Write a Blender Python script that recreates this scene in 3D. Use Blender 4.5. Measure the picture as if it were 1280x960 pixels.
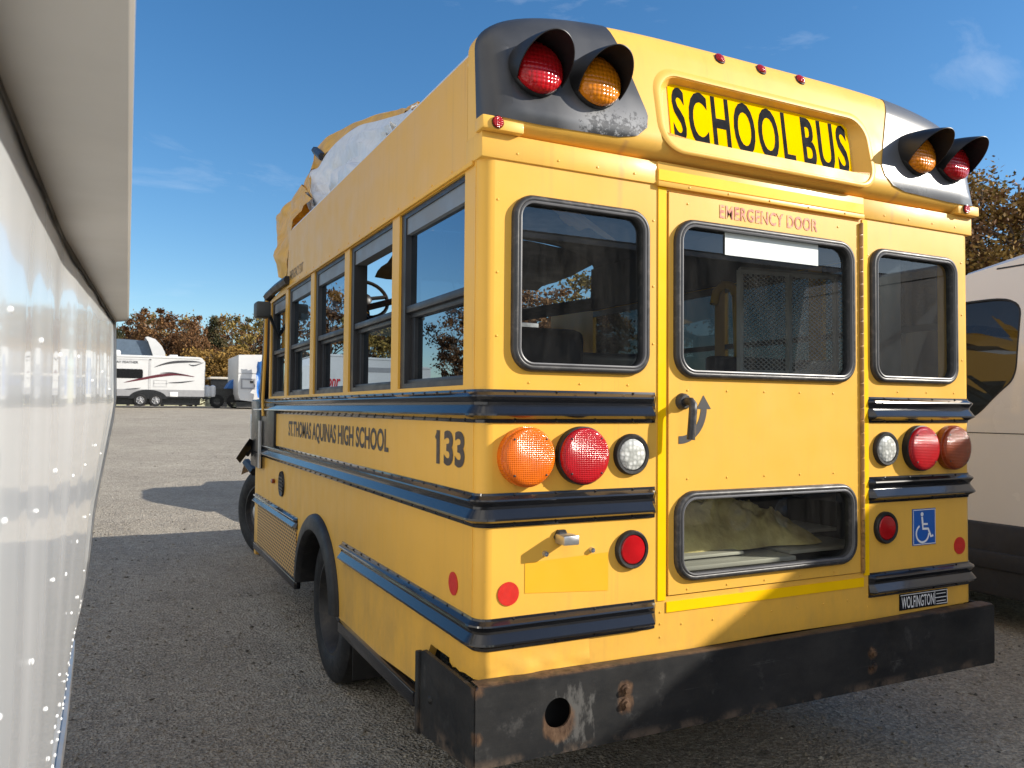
import bpy, bmesh, math, random
import numpy as np
from mathutils import Vector, Matrix, noise as mnoise

random.seed(7)
for o in list(bpy.data.objects): bpy.data.objects.remove(o)
scene = bpy.context.scene
COL = scene.collection
R = math.radians

# ------------------------------------------------------------------ camera
cd = bpy.data.cameras.new('camera')
cam = bpy.data.objects.new('camera', cd); COL.objects.link(cam)
scene.camera = cam
_r = Vector((0.89439644, -0.44720335, 0.00801057)); _u = Vector((-0.02130607, -0.02470859, 0.99946763)); _f = Vector((0.44676734, 0.89409097, 0.03162741))
m = Matrix((( _r.x, _u.x, -_f.x, -1.01547), (_r.y, _u.y, -_f.y, -2.25202), (_r.z, _u.z, -_f.z, 1.6), (0, 0, 0, 1)))
cam.matrix_world = m
cd.sensor_width = 36.0; cd.lens = 36.0 * 998.466 / 1280.0
cd.clip_start = 0.02; cd.clip_end = 3000
cd.dof.use_dof = True; cd.dof.focus_distance = 3.6; cd.dof.aperture_fstop = 11.0

# ------------------------------------------------------------------ world, sun, exposure
SUN = Vector((1.0, -0.60, 0.515)).normalized()
w = bpy.data.worlds.new('World'); scene.world = w; w.use_nodes = True
nt = w.node_tree; nt.nodes.clear()
wo = nt.nodes.new('ShaderNodeOutputWorld'); bg = nt.nodes.new('ShaderNodeBackground')
sky = nt.nodes.new('ShaderNodeTexSky'); sky.sky_type = 'NISHITA'; sky.sun_disc = False
sky.sun_elevation = math.asin(SUN.z); sky.sun_rotation = math.atan2(SUN.x, SUN.y)
sky.altitude = 0; sky.air_density = 1.0; sky.dust_density = 0.3; sky.ozone_density = 3.0
tc = nt.nodes.new('ShaderNodeTexCoord'); mp = nt.nodes.new('ShaderNodeMapping')
mp.inputs['Scale'].default_value = (1.6, 3.4, 7.0); mp.inputs['Rotation'].default_value = (0.1, 0.35, 0.6)
nz = nt.nodes.new('ShaderNodeTexNoise'); nz.inputs['Scale'].default_value = 2.3; nz.inputs['Detail'].default_value = 9; nz.inputs['Roughness'].default_value = 0.6; nz.inputs['Distortion'].default_value = 0.5
cr = nt.nodes.new('ShaderNodeValToRGB'); cr.color_ramp.elements[0].position = 0.60; cr.color_ramp.elements[0].color = (0, 0, 0, 1); cr.color_ramp.elements[1].position = 0.86; cr.color_ramp.elements[1].color = (0.26, 0.26, 0.26, 1)
mx = nt.nodes.new('ShaderNodeMix'); mx.data_type = 'RGBA'; mx.inputs[7].default_value = (6.2, 6.6, 7.2, 1)
L = nt.links.new
hs = nt.nodes.new('ShaderNodeHueSaturation'); hs.inputs['Saturation'].default_value = 1.24; hs.inputs['Value'].default_value = 1.0
L(tc.outputs['Generated'], mp.inputs['Vector']); L(mp.outputs[0], nz.inputs['Vector']); L(nz.outputs['Fac'], cr.inputs[0])
L(sky.outputs[0], hs.inputs['Color']); L(hs.outputs[0], mx.inputs[6]); L(cr.outputs[0], mx.inputs[0])
# unseen white cloud added behind and left of the camera as neutral fill light
dt = nt.nodes.new('ShaderNodeVectorMath'); dt.operation = 'DOT_PRODUCT'; L(tc.outputs['Generated'], dt.inputs[0]); dt.inputs[1].default_value = Vector((-0.75, -0.55, 0.38)).normalized()
mr = nt.nodes.new('ShaderNodeMapRange'); mr.interpolation_type = 'SMOOTHSTEP'; mr.inputs[1].default_value = 0.20; mr.inputs[2].default_value = 0.80; L(dt.outputs['Value'], mr.inputs[0])
nz2 = nt.nodes.new('ShaderNodeTexNoise'); nz2.inputs['Scale'].default_value = 3.0; nz2.inputs['Detail'].default_value = 8; L(tc.outputs['Generated'], nz2.inputs['Vector'])
cr2 = nt.nodes.new('ShaderNodeValToRGB'); cr2.color_ramp.elements[0].position = 0.30; cr2.color_ramp.elements[1].position = 0.60; L(nz2.outputs['Fac'], cr2.inputs[0])
mu = nt.nodes.new('ShaderNodeMath'); mu.operation = 'MULTIPLY'; L(mr.outputs[0], mu.inputs[0]); L(cr2.outputs[0], mu.inputs[1])
mx2 = nt.nodes.new('ShaderNodeMix'); mx2.data_type = 'RGBA'; mx2.inputs[7].default_value = (8.2, 7.7, 7.1, 1); L(mu.outputs[0], mx2.inputs[0]); L(mx.outputs[2], mx2.inputs[6]); L(mx2.outputs[2], bg.inputs[0]); L(bg.outputs[0], wo.inputs[0])
bg.inputs[1].default_value = 0.118
sl = bpy.data.lights.new('sun', 'SUN'); sl.energy = 4.8; sl.angle = R(0.55); sl.color = (1.0, 0.93, 0.82)
so = bpy.data.objects.new('sun', sl); COL.objects.link(so)
so.rotation_euler = SUN.to_track_quat('Z', 'Y').to_euler(); so.location = (20, -12, 15)
scene.view_settings.view_transform = 'Standard'; scene.view_settings.look = 'None'
scene.view_settings.exposure = 0.50; scene.view_settings.gamma = 1.0
scene.render.engine = 'CYCLES'
scene.cycles.max_bounces = 8; scene.cycles.transparent_max_bounces = 16
scene.cycles.sample_clamp_indirect = 6.0

# ------------------------------------------------------------------ materials
MATS = {}
def node(nt, typ, **kw):
    n = nt.nodes.new(typ)
    for k, v in kw.items():
        if k in n.inputs: n.inputs[k].default_value = v
        else: setattr(n, k, v)
    return n
def ramp(nt, src, stops):
    r = nt.nodes.new('ShaderNodeValToRGB')
    e = r.color_ramp.elements
    while len(e) < len(stops): e.new(0.5)
    for i, (p, c) in enumerate(stops):
        e[i].position = p
        e[i].color = (c[0], c[1], c[2], 1) if isinstance(c, (tuple, list)) else (c, c, c, 1)
    nt.links.new(src, r.inputs[0]); return r.outputs[0]
def noise(nt, scale, detail=5, rough=0.55, vec=None, stretch=None, dist=0.0):
    n = node(nt, 'ShaderNodeTexNoise', Scale=scale, Detail=detail, Roughness=rough, Distortion=dist)
    if vec is None:
        t = nt.nodes.new('ShaderNodeNewGeometry'); vec = t.outputs['Position']
    if stretch:
        mpn = nt.nodes.new('ShaderNodeMapping'); mpn.inputs['Scale'].default_value = stretch
        nt.links.new(vec, mpn.inputs[0]); vec = mpn.outputs[0]
    nt.links.new(vec, n.inputs['Vector']); return n.outputs['Fac']
def mixc(nt, fac, a, b, mode='MIX'):
    n = nt.nodes.new('ShaderNodeMix'); n.data_type = 'RGBA'; n.blend_type = mode
    for i, v in ((0, fac), (6, a), (7, b)):
        if isinstance(v, (int, float)): n.inputs[i].default_value = v
        elif isinstance(v, tuple): n.inputs[i].default_value = (*v, 1)
        else: nt.links.new(v, n.inputs[i])
    return n.outputs[2]
def math_(nt, op, a, b=None):
    n = nt.nodes.new('ShaderNodeMath'); n.operation = op
    for i, v in ((0, a), (1, b)):
        if v is None: continue
        if isinstance(v, (int, float)): n.inputs[i].default_value = v
        else: nt.links.new(v, n.inputs[i])
    return n.outputs[0]
def bump(nt, h, strength, dist, prev=None):
    b = node(nt, 'ShaderNodeBump', Strength=strength, Distance=dist); nt.links.new(h, b.inputs['Height'])
    if prev is not None: nt.links.new(prev, b.inputs['Normal'])
    return b.outputs[0]
def new(name):
    m = bpy.data.materials.new(name); m.use_nodes = True; MATS[name] = m
    return m, m.node_tree, m.node_tree.nodes['Principled BSDF']
def simple(name, col, rough=0.5, metal=0.0, coat=0.0, var=0.12, vscale=6.0, bmp=0.0, bscale=30.0, dirt=None, dirtamt=0.4, spec=0.5):
    m, nt, p = new(name)
    n = noise(nt, vscale, 6)
    lo = tuple(c * (1 - var) for c in col); hi = tuple(min(1, c * (1 + var)) for c in col)
    c = ramp(nt, n, [(0.3, lo), (0.7, hi)])
    if dirt:
        d = ramp(nt, noise(nt, vscale * 2.7, 8, 0.7), [(0.5, 0.0), (0.78, dirtamt)])
        c = mixc(nt, d, c, dirt)
    nt.links.new(c, p.inputs['Base Color'])
    p.inputs['Metallic'].default_value = metal; p.inputs['Coat Weight'].default_value = coat
    p.inputs['Specular IOR Level'].default_value = spec
    rr = ramp(nt, noise(nt, vscale * 1.7, 5), [(0.3, max(0.02, rough * 0.8)), (0.7, min(1, rough * 1.25))])
    nt.links.new(rr, p.inputs['Roughness'])
    if bmp: nt.links.new(bump(nt, noise(nt, bscale, 6), bmp, 0.01), p.inputs['Normal'])
    return m

def yellow_paint(name, base, fade=0.25, coat=0.05, rough=0.38, wav=0.12):
    m, nt, p = new(name)
    big = noise(nt, 0.9, 3)
    c = ramp(nt, big, [(0.3, base), (0.72, tuple(a + (b - a) * fade for a, b in zip(base, (0.84, 0.52, 0.16))))])
    streak = ramp(nt, noise(nt, 3.0, 6, 0.6, stretch=(9, 9, 0.5)), [(0.52, 0.0), (0.8, 0.16)])
    c = mixc(nt, streak, c, (0.42, 0.27, 0.10))
    spk = ramp(nt, noise(nt, 70, 3, 0.6), [(0.66, 0.0), (0.78, 0.22)])
    c = mixc(nt, spk, c, (0.36, 0.24, 0.10))
    gpos = nt.nodes.new('ShaderNodeNewGeometry'); sz = nt.nodes.new('ShaderNodeSeparateXYZ'); nt.links.new(gpos.outputs['Position'], sz.inputs[0])
    low = nt.nodes.new('ShaderNodeMapRange'); low.inputs[1].default_value = 1.15; low.inputs[2].default_value = 0.6; nt.links.new(sz.outputs[2], low.inputs[0])
    grime = math_(nt, 'MULTIPLY', low.outputs[0], ramp(nt, noise(nt, 5, 8, 0.7, stretch=(1, 1, 0.6)), [(0.42, 0.0), (0.7, 0.5)]))
    c = mixc(nt, grime, c, (0.30, 0.20, 0.09))
    chip = ramp(nt, noise(nt, 26, 8, 0.8), [(0.70, 0.0), (0.73, 0.8)])
    c = mixc(nt, chip, c, (0.20, 0.11, 0.05))
    drip = math_(nt, 'MULTIPLY', ramp(nt, noise(nt, 1.0, 5, 0.6, stretch=(26, 26, 0.45)), [(0.58, 0.0), (0.72, 0.35)]), ramp(nt, noise(nt, 1.3, 3), [(0.45, 0.0), (0.65, 1.0)]))
    c = mixc(nt, drip, c, (0.40, 0.19, 0.08))
    # old rust water runs below the lamp panels
    for x_, z0_, z1_ in ((0.515, 2.10, 2.50), (1.865, 2.28, 2.50), (1.05, 0.86, 0.95)):
        dx = math_(nt, 'ABSOLUTE', math_(nt, 'SUBTRACT', math_(nt, 'ADD', sz.outputs[0], math_(nt, 'MULTIPLY', noise(nt, 6, 2), 0.015)), x_ + 0.0075))
        a_ = nt.nodes.new('ShaderNodeMapRange'); a_.inputs[1].default_value = 0.016; a_.inputs[2].default_value = 0.002; nt.links.new(dx, a_.inputs[0])
        b_ = nt.nodes.new('ShaderNodeMapRange'); b_.inputs[1].default_value = z0_; b_.inputs[2].default_value = z1_; nt.links.new(sz.outputs[2], b_.inputs[0])
        f_ = nt.nodes.new('ShaderNodeMath'); f_.operation = 'LESS_THAN'; nt.links.new(sz.outputs[1], f_.inputs[0]); f_.inputs[1].default_value = 0.05
        t_ = nt.nodes.new('ShaderNodeMath'); t_.operation = 'LESS_THAN'; nt.links.new(sz.outputs[2], t_.inputs[0]); t_.inputs[1].default_value = z1_ + 0.01
        run = math_(nt, 'MULTIPLY', math_(nt, 'MULTIPLY', a_.outputs[0], b_.outputs[0]), math_(nt, 'MULTIPLY', f_.outputs[0], t_.outputs[0]))
        c = mixc(nt, math_(nt, 'MULTIPLY', run, 0.38), c, (0.42, 0.20, 0.12))
    nt.links.new(c, p.inputs['Base Color'])
    nt.links.new(ramp(nt, noise(nt, 7, 5), [(0.3, rough * 0.85), (0.75, rough * 1.3)]), p.inputs['Roughness'])
    p.inputs['Coat Weight'].default_value = coat; p.inputs['Coat Roughness'].default_value = 0.12
    p.inputs['Specular IOR Level'].default_value = 0.28
    b = bump(nt, noise(nt, 1.6, 2, 0.4), wav, 0.08)
    b = bump(nt, noise(nt, 160, 2), 0.02, 0.002, b)
    nt.links.new(b, p.inputs['Normal'])
    return m
YEL = (0.80, 0.436, 0.055)
yellow = yellow_paint('bus_yellow_paint', YEL)
yellow_fiber = yellow_paint('bus_yellow_fibreglass', (0.82, 0.46, 0.065), 0.35, coat=0.08, rough=0.42, wav=0.05)
torn_yellow = simple('torn_cap_yellow', (0.78, 0.42, 0.04), 0.45, var=0.14, vscale=5, bmp=0.5, bscale=9, dirt=(0.35, 0.17, 0.05), dirtamt=0.5, spec=0.3)
tape_yellow = simple('reflective_yellow_tape', (0.95, 0.55, 0.0), 0.4, var=0.04, coat=0.0, spec=0.15)
sign_yellow = simple('sign_yellow_sheeting', (0.95, 0.56, 0.0), 0.8, var=0.05, coat=0.0, vscale=9, spec=0.0)
fresh_yellow = simple('fresh_yellow_patch', (0.84, 0.42, 0.022), 0.34, var=0.03)
letter_black = simple('black_vinyl_lettering', (0.016, 0.017, 0.020), 0.8, var=0.2, vscale=20, spec=0.03)
brown_vinyl = simple('faded_black_lettering', (0.06, 0.042, 0.03), 0.5, var=0.2, vscale=20)
rail_black = simple('rub_rail_black_paint', (0.012, 0.013, 0.016), 0.13, coat=0.3, var=0.3, vscale=0.7, dirt=(0.06, 0.055, 0.05), dirtamt=0.15)
pod_black = None
rubber = simple('black_rubber', (0.015, 0.015, 0.016), 0.5, var=0.25, bmp=0.15, bscale=90, dirt=(0.08, 0.072, 0.065), dirtamt=0.4, spec=0.35)
gasket = simple('window_rubber_gasket', (0.028, 0.028, 0.030), 0.42, var=0.25, vscale=12, dirt=(0.22, 0.2, 0.18), dirtamt=0.5)
tyre_m = simple('tyre_rubber', (0.014, 0.014, 0.015), 0.6, var=0.3, bmp=0.3, bscale=40, dirt=(0.075, 0.068, 0.06), dirtamt=0.5, spec=0.3)
dark_metal = simple('dark_painted_metal', (0.018, 0.018, 0.02), 0.45, var=0.3, dirt=(0.08, 0.07, 0.06))
frame_metal = simple('window_frame_dark_metal', (0.03, 0.03, 0.033), 0.4, var=0.2)
grey_header = simple('window_header_grey', (0.20, 0.21, 0.22), 0.45, var=0.08)
alu = simple('aluminium_trim', (0.55, 0.55, 0.56), 0.38, metal=0.9, var=0.1, vscale=15)
chrome = simple('chrome_metal', (0.72, 0.72, 0.72), 0.18, metal=1.0, var=0.1, vscale=15)
steel = simple('wheel_steel', (0.05, 0.05, 0.052), 0.5, metal=0.4, var=0.3, dirt=(0.2, 0.17, 0.13))
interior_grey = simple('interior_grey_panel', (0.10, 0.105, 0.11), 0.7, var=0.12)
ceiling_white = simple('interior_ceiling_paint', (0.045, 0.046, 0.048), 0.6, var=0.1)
seat_m = simple('seat_dark_vinyl', (0.025, 0.03, 0.045), 0.45, var=0.2)
roof_white = simple('roof_white_paint', (0.74, 0.75, 0.76), 0.42, var=0.07, bmp=0.2, bscale=2.5, dirt=(0.4, 0.37, 0.32), dirtamt=0.35)
insul = simple('insulation_yellow', (0.86, 0.66, 0.33), 0.95, var=0.35, vscale=9, bmp=0.9, bscale=16)
grabbar = simple('grab_bar_yellow', (0.75, 0.44, 0.02), 0.35, var=0.05)
white_card = simple('white_card', (0.74, 0.79, 0.77), 0.6, var=0.03)
red_refl = simple('red_reflector', (0.58, 0.022, 0.014), 0.4, var=0.08, vscale=60, coat=0.1)
blue_sign = simple('blue_sign_vinyl', (0.006, 0.10, 0.42), 0.38, var=0.06)
white_vinyl = simple('white_vinyl', (0.8, 0.8, 0.8), 0.45, var=0.03)
white_trailer = simple('trailer_white_gelcoat', (0.62, 0.62, 0.615), 0.35, var=0.05, vscale=1.2, dirt=(0.45, 0.43, 0.40), dirtamt=0.2)
trailer_grey = simple('trailer_grey_band', (0.30, 0.30, 0.31), 0.45, var=0.08)
dark_glass = simple('dark_tinted_glass', (0.006, 0.006, 0.007), 0.25, var=0.1, spec=0.25)
maroon = simple('maroon_graphic', (0.10, 0.012, 0.022), 0.4, var=0.1)
script_red = simple('red_script_lettering', (0.5, 0.02, 0.03), 0.4, var=0.1)
graphite = simple('graphite_graphic', (0.05, 0.05, 0.055), 0.4, var=0.1)
van_beige = simple('van_beige_paint', (0.82, 0.76, 0.68), 0.25, coat=0.6, var=0.04, vscale=1.2)
van_plastic = simple('van_black_plastic', (0.028, 0.028, 0.03), 0.6, var=0.2, bmp=0.1, bscale=120)
tarp = simple('blue_tarp', (0.02, 0.13, 0.42), 0.4, var=0.3, vscale=5, bmp=0.8, bscale=6)
truck_black = simple('truck_black_paint', (0.012, 0.012, 0.014), 0.3, var=0.3)
bark = simple('bark', (0.085, 0.065, 0.05), 0.9, var=0.35, vscale=3, bmp=0.6, bscale=8)
pale_bark = simple('pale_bark', (0.36, 0.33, 0.28), 0.9, var=0.3, vscale=3)

def glass_mat(name, tint, f0=0.08, dirt=0.03, wob=0.0, gcol=(0.95, 0.97, 1.0)):
    m, nt, p = new(name); nt.nodes.remove(p)
    out = nt.nodes['Material Output']
    tr = node(nt, 'ShaderNodeBsdfTransparent'); tr.inputs[0].default_value = (*tint, 1)
    gl = node(nt, 'ShaderNodeBsdfGlossy'); gl.inputs['Roughness'].default_value = 0.0; gl.inputs[0].default_value = (*gcol, 1)
    df = node(nt, 'ShaderNodeBsdfDiffuse'); df.inputs[0].default_value = (0.45, 0.43, 0.40, 1)
    if wob:
        b = bump(nt, noise(nt, 2.2, 1, 0.3), wob, 0.02); nt.links.new(b, gl.inputs['Normal'])
    gg = nt.nodes.new('ShaderNodeNewGeometry'); dp_ = nt.nodes.new('ShaderNodeVectorMath'); dp_.operation = 'DOT_PRODUCT'
    nt.links.new(gg.outputs['Incoming'], dp_.inputs[0]); nt.links.new(gg.outputs['Normal'], dp_.inputs[1])
    f2 = math_(nt, 'POWER', math_(nt, 'SUBTRACT', 1.0, math_(nt, 'ABSOLUTE', dp_.outputs['Value'])), 5.0)
    f2 = math_(nt, 'ADD', math_(nt, 'MULTIPLY', f2, 1.0 - f0), f0)
    m1 = nt.nodes.new('ShaderNodeMixShader'); nt.links.new(f2, m1.inputs[0]); nt.links.new(tr.outputs[0], m1.inputs[1]); nt.links.new(gl.outputs[0], m1.inputs[2])
    d = math_(nt, 'MULTIPLY', ramp(nt, noise(nt, 5, 9, 0.75, stretch=(3, 3, 0.8)), [(0.38, 0.15), (0.72, 1.3)]), dirt)
    m2 = nt.nodes.new('ShaderNodeMixShader'); nt.links.new(d, m2.inputs[0]); nt.links.new(m1.outputs[0], m2.inputs[1]); nt.links.new(df.outputs[0], m2.inputs[2])
    nt.links.new(m2.outputs[0], out.inputs[0]); return m
glass_rear = glass_mat('rear_window_glass', (0.60, 0.64, 0.64), 0.07, 0.03)
glass_side = glass_mat('side_window_glass', (0.04, 0.045, 0.05), 0.28, 0.006, 0.02, (0.74, 0.87, 1.0))
glass_right = glass_mat('right_window_glass', (0.06, 0.07, 0.075), 0.05, 0.01)
glass_low = glass_mat('dusty_lower_glass', (0.72, 0.73, 0.66), 0.05, 0.025)

def lens_mat(name, col, scale=55.0, strength=0.34, rough=0.14):
    m, nt, p = new(name)
    g = nt.nodes.new('ShaderNodeNewGeometry'); sx = nt.nodes.new('ShaderNodeSeparateXYZ'); nt.links.new(g.outputs['Position'], sx.inputs[0])
    a = math_(nt, 'SINE', math_(nt, 'MULTIPLY', sx.outputs[0], scale * 9)); b_ = math_(nt, 'SINE', math_(nt, 'MULTIPLY', sx.outputs[2], scale * 9))
    h = math_(nt, 'ADD', math_(nt, 'ABSOLUTE', a), math_(nt, 'ABSOLUTE', b_))
    n = noise(nt, 14, 4)
    c = ramp(nt, n, [(0.3, tuple(x * 0.7 for x in col)), (0.7, col)])
    c = mixc(nt, ramp(nt, h, [(0.4, 0.35), (1.2, 0.0)]), c, tuple(x * 0.45 for x in col))
    nt.links.new(c, p.inputs['Base Color'])
    p.inputs['Roughness'].default_value = rough; p.inputs['Coat Weight'].default_value = 0.15; p.inputs['Coat Roughness'].default_value = 0.05; p.inputs['Specular IOR Level'].default_value = 0.35
    p.inputs['Subsurface Weight'].default_value = 0.0
    nt.links.new(bump(nt, h, strength, 0.004), p.inputs['Normal'])
    return m
lens_red = lens_mat('red_lens', (0.50, 0.008, 0.014)); lens_amber = lens_mat('amber_lens', (0.85, 0.165, 0.006)); lens_shaded_amber = lens_mat('shaded_amber_lens', (0.30, 0.05, 0.008))  # the darker amber copy has the van's shade put into its colour
lens_plain = lens_mat('plain_red_lens', (0.50, 0.008, 0.012), 110, 0.06, 0.12); lens_warn_red = lens_mat('warning_red_lens', (0.50, 0.008, 0.012), 22, 0.3); lens_warn_amber = lens_mat('warning_amber_lens', (0.80, 0.25, 0.006), 22, 0.35)
# white led lens: hexagon cells
m, nt, p = new('led_white_lens'); lens_white = m
v = node(nt, 'ShaderNodeTexVoronoi', Scale=62.0, Randomness=0.5); g = nt.nodes.new('ShaderNodeNewGeometry'); nt.links.new(g.outputs['Position'], v.inputs['Vector'])
nt.links.new(ramp(nt, v.outputs['Distance'], [(0.25, (0.85, 0.86, 0.82)), (0.62, (0.42, 0.43, 0.40))]), p.inputs['Base Color'])
p.inputs['Roughness'].default_value = 0.15; p.inputs['Coat Weight'].default_value = 0.6
nt.links.new(bump(nt, v.outputs['Distance'], 0.5, 0.006), p.inputs['Normal'])
# weathered black pod paint, sunlit grey painted into low zone and right pod
m, nt, p = new('weathered_sunlit_black_paint'); pod_black = m
n1 = noise(nt, 55, 7, 0.75); n2 = noise(nt, 4.5, 4, 0.6)
g = nt.nodes.new('ShaderNodeNewGeometry'); sx = nt.nodes.new('ShaderNodeSeparateXYZ'); nt.links.new(g.outputs['Position'], sx.inputs[0])
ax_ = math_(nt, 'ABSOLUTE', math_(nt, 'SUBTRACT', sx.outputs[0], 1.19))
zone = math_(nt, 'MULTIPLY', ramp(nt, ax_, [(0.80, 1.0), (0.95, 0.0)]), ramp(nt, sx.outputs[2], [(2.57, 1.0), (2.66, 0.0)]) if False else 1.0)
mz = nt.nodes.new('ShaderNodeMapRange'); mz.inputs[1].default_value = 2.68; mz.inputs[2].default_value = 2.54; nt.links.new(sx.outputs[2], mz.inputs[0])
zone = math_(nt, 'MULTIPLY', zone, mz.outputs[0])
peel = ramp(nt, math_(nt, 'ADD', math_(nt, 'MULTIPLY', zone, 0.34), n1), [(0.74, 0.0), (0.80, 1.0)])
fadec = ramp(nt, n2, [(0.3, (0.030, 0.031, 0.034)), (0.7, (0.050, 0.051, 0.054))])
c = mixc(nt, math_(nt, 'MULTIPLY', zone, 0.85), fadec, (0.30, 0.305, 0.315)); c = mixc(nt, peel, c, (0.022, 0.023, 0.025))  # low inner zone lightened to grey as if sunlit
silver = ramp(nt, math_(nt, 'ADD', sx.outputs[0], math_(nt, 'MULTIPLY', n2, 0.1)), [(0.0, 0.0), (1.0, 1.0)])
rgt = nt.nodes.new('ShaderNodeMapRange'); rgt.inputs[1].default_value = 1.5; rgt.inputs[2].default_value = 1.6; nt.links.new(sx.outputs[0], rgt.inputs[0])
c = mixc(nt, math_(nt, 'MULTIPLY', rgt.outputs[0], 0.8), c, (0.11, 0.113, 0.12))  # right panel lightened for the stronger sun there
nt.links.new(c, p.inputs['Base Color']); nt.links.new(ramp(nt, n2, [(0.3, 0.30), (0.7, 0.40)]), p.inputs['Roughness']); p.inputs['Specular IOR Level'].default_value = 0.6
hood_black = simple('hood_black_plastic', (0.010, 0.010, 0.011), 0.45, var=0.3)
# bumper: black paint, scuffs, rust
m, nt, p = new('bumper_scuffed_black'); bumper_m = m
g = nt.nodes.new('ShaderNodeNewGeometry')
def spot(cx, cy, cz, r0, r1):
    d = nt.nodes.new('ShaderNodeVectorMath'); d.operation = 'DISTANCE'; nt.links.new(g.outputs['Position'], d.inputs[0]); d.inputs[1].default_value = (cx, cy, cz)
    mr = nt.nodes.new('ShaderNodeMapRange'); mr.inputs[1].default_value = r0; mr.inputs[2].default_value = r1; mr.inputs[3].default_value = 1.0; mr.inputs[4].default_value = 0.0
    nt.links.new(d.outputs['Value'], mr.inputs[0]); return mr.outputs[0]
nA = noise(nt, 9, 8, 0.7); nB = noise(nt, 30, 6, 0.7, stretch=(1.2, 1, 0.5)); nC = noise(nt, 3, 4)
c = ramp(nt, nC, [(0.3, (0.010, 0.011, 0.0125)), (0.7, (0.021, 0.022, 0.024))])
scuff = ramp(nt, nA, [(0.60, 0.0), (0.70, 0.35)])
c = mixc(nt, scuff, c, (0.12, 0.115, 0.11))
scr = ramp(nt, noise(nt, 1.0, 4, 0.7, stretch=(3, 3, 130)), [(0.66, 0.0), (0.70, 0.35)])
scr = math_(nt, 'MULTIPLY', scr, ramp(nt, noise(nt, 5, 4), [(0.45, 0.0), (0.62, 1.0)]))
c = mixc(nt, scr, c, (0.16, 0.155, 0.15))
sxb = nt.nodes.new('ShaderNodeSeparateXYZ'); nt.links.new(g.outputs['Position'], sxb.inputs[0])
dust = math_(nt, 'MULTIPLY', ramp(nt, noise(nt, 4, 7, 0.7, stretch=(1, 1, 2)), [(0.40, 0.0), (0.72, 0.6)]), 0.7)
c = mixc(nt, dust, c, (0.055, 0.052, 0.048))
edg = math_(nt, 'MULTIPLY', ramp(nt, sxb.outputs[2], [(0.535, 1.0), (0.56, 0.0)]), ramp(nt, nA, [(0.46, 0.0), (0.58, 0.7)]))
c = mixc(nt, edg, c, (0.13, 0.095, 0.07))
gsp = math_(nt, 'ADD', math_(nt, 'MULTIPLY', spot(0.30, -0.065, 0.64, 0.02, 0.20), 0.55), nB)
gsp = ramp(nt, gsp, [(0.86, 0.0), (1.05, 0.4)])
c = mixc(nt, gsp, c, (0.20, 0.195, 0.185))
ru = spot(0.25, -0.065, 0.625, 0.035, 0.10)
for q in ((0.50, -0.065, 0.69, 0.01, 0.06), (0.50, -0.065, 0.645, 0.01, 0.07), (1.66, -0.065, 0.66, 0.0, 0.06), (1.66, -0.065, 0.60, 0.0, 0.055), (-0.03, -0.06, 0.765, 0.0, 0.06), (-0.03, -0.06, 0.62, 0.0, 0.05)):
    ru = math_(nt, 'MAXIMUM', ru, spot(*q))
sx = nt.nodes.new('ShaderNodeSeparateXYZ'); nt.links.new(g.outputs['Position'], sx.inputs[0])
edge = math_(nt, 'MULTIPLY', ramp(nt, sx.outputs[2], [(0.766, 0.0), (0.774, 1.0)]), ramp(nt, nA, [(0.38, 0.0), (0.55, 0.95)]))
ru = math_(nt, 'MAXIMUM', ramp(nt, math_(nt, 'MULTIPLY', math_(nt, 'ADD', ru, 0.0), math_(nt, 'ADD', nB, 0.45)), [(0.50, 0.0), (0.72, 0.85)]), edge)
rc = ramp(nt, nB, [(0.35, (0.040, 0.020, 0.013)), (0.65, (0.16, 0.095, 0.055))])
c = mixc(nt, ru, c, rc)
nt.links.new(c, p.inputs['Base Color']); nt.links.new(ramp(nt, nA, [(0.3, 0.32), (0.7, 0.6)]), p.inputs['Roughness'])
nt.links.new(bump(nt, nA, 0.12, 0.01), p.inputs['Normal']); p.inputs['Specular IOR Level'].default_value = 0.25
# peeling pink lettering
m, nt, p = new('peeling_red_lettering'); pink_letter = m
n = noise(nt, 42, 5, 0.6)
nt.links.new(ramp(nt, n, [(0.40, (0.42, 0.10, 0.04)), (0.52, (0.66, 0.24, 0.17)), (0.62, (0.74, 0.40, 0.12))]), p.inputs['Base Color']); p.inputs['Roughness'].default_value = 0.6
# perforated grille: brick pattern of holes
m, nt, p = new('perforated_grille'); grille_m = m
g = nt.nodes.new('ShaderNodeNewGeometry'); mpn = nt.nodes.new('ShaderNodeMapping'); mpn.inputs['Rotation'].default_value = (0, 0, 0)
sx = nt.nodes.new('ShaderNodeSeparateXYZ'); nt.links.new(g.outputs['Position'], sx.inputs[0]); cb = nt.nodes.new('ShaderNodeCombineXYZ')
nt.links.new(sx.outputs[1], cb.inputs[0]); nt.links.new(sx.outputs[2], cb.inputs[1])
row = math_(nt, 'FLOOR', math_(nt, 'DIVIDE', sx.outputs[2], 0.0205))
hz_ = math_(nt, 'ABSOLUTE', math_(nt, 'SINE', math_(nt, 'MULTIPLY', sx.outputs[2], math.pi / 0.0205)))
hy_ = math_(nt, 'ABSOLUTE', math_(nt, 'SINE', math_(nt, 'ADD', math_(nt, 'MULTIPLY', sx.outputs[1], math.pi / 0.055), math_(nt, 'MULTIPLY', row, math.pi / 2))))
hole_ = math_(nt, 'MULTIPLY', ramp(nt, hz_, [(0.35, 0.0), (0.6, 1.0)]), ramp(nt, hy_, [(0.35, 0.0), (0.55, 1.0)]))
nt.links.new(mixc(nt, hole_, (0.72, 0.44, 0.15), (0.045, 0.028, 0.012)), p.inputs['Base Color']); p.inputs['Roughness'].default_value = 0.5
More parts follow.
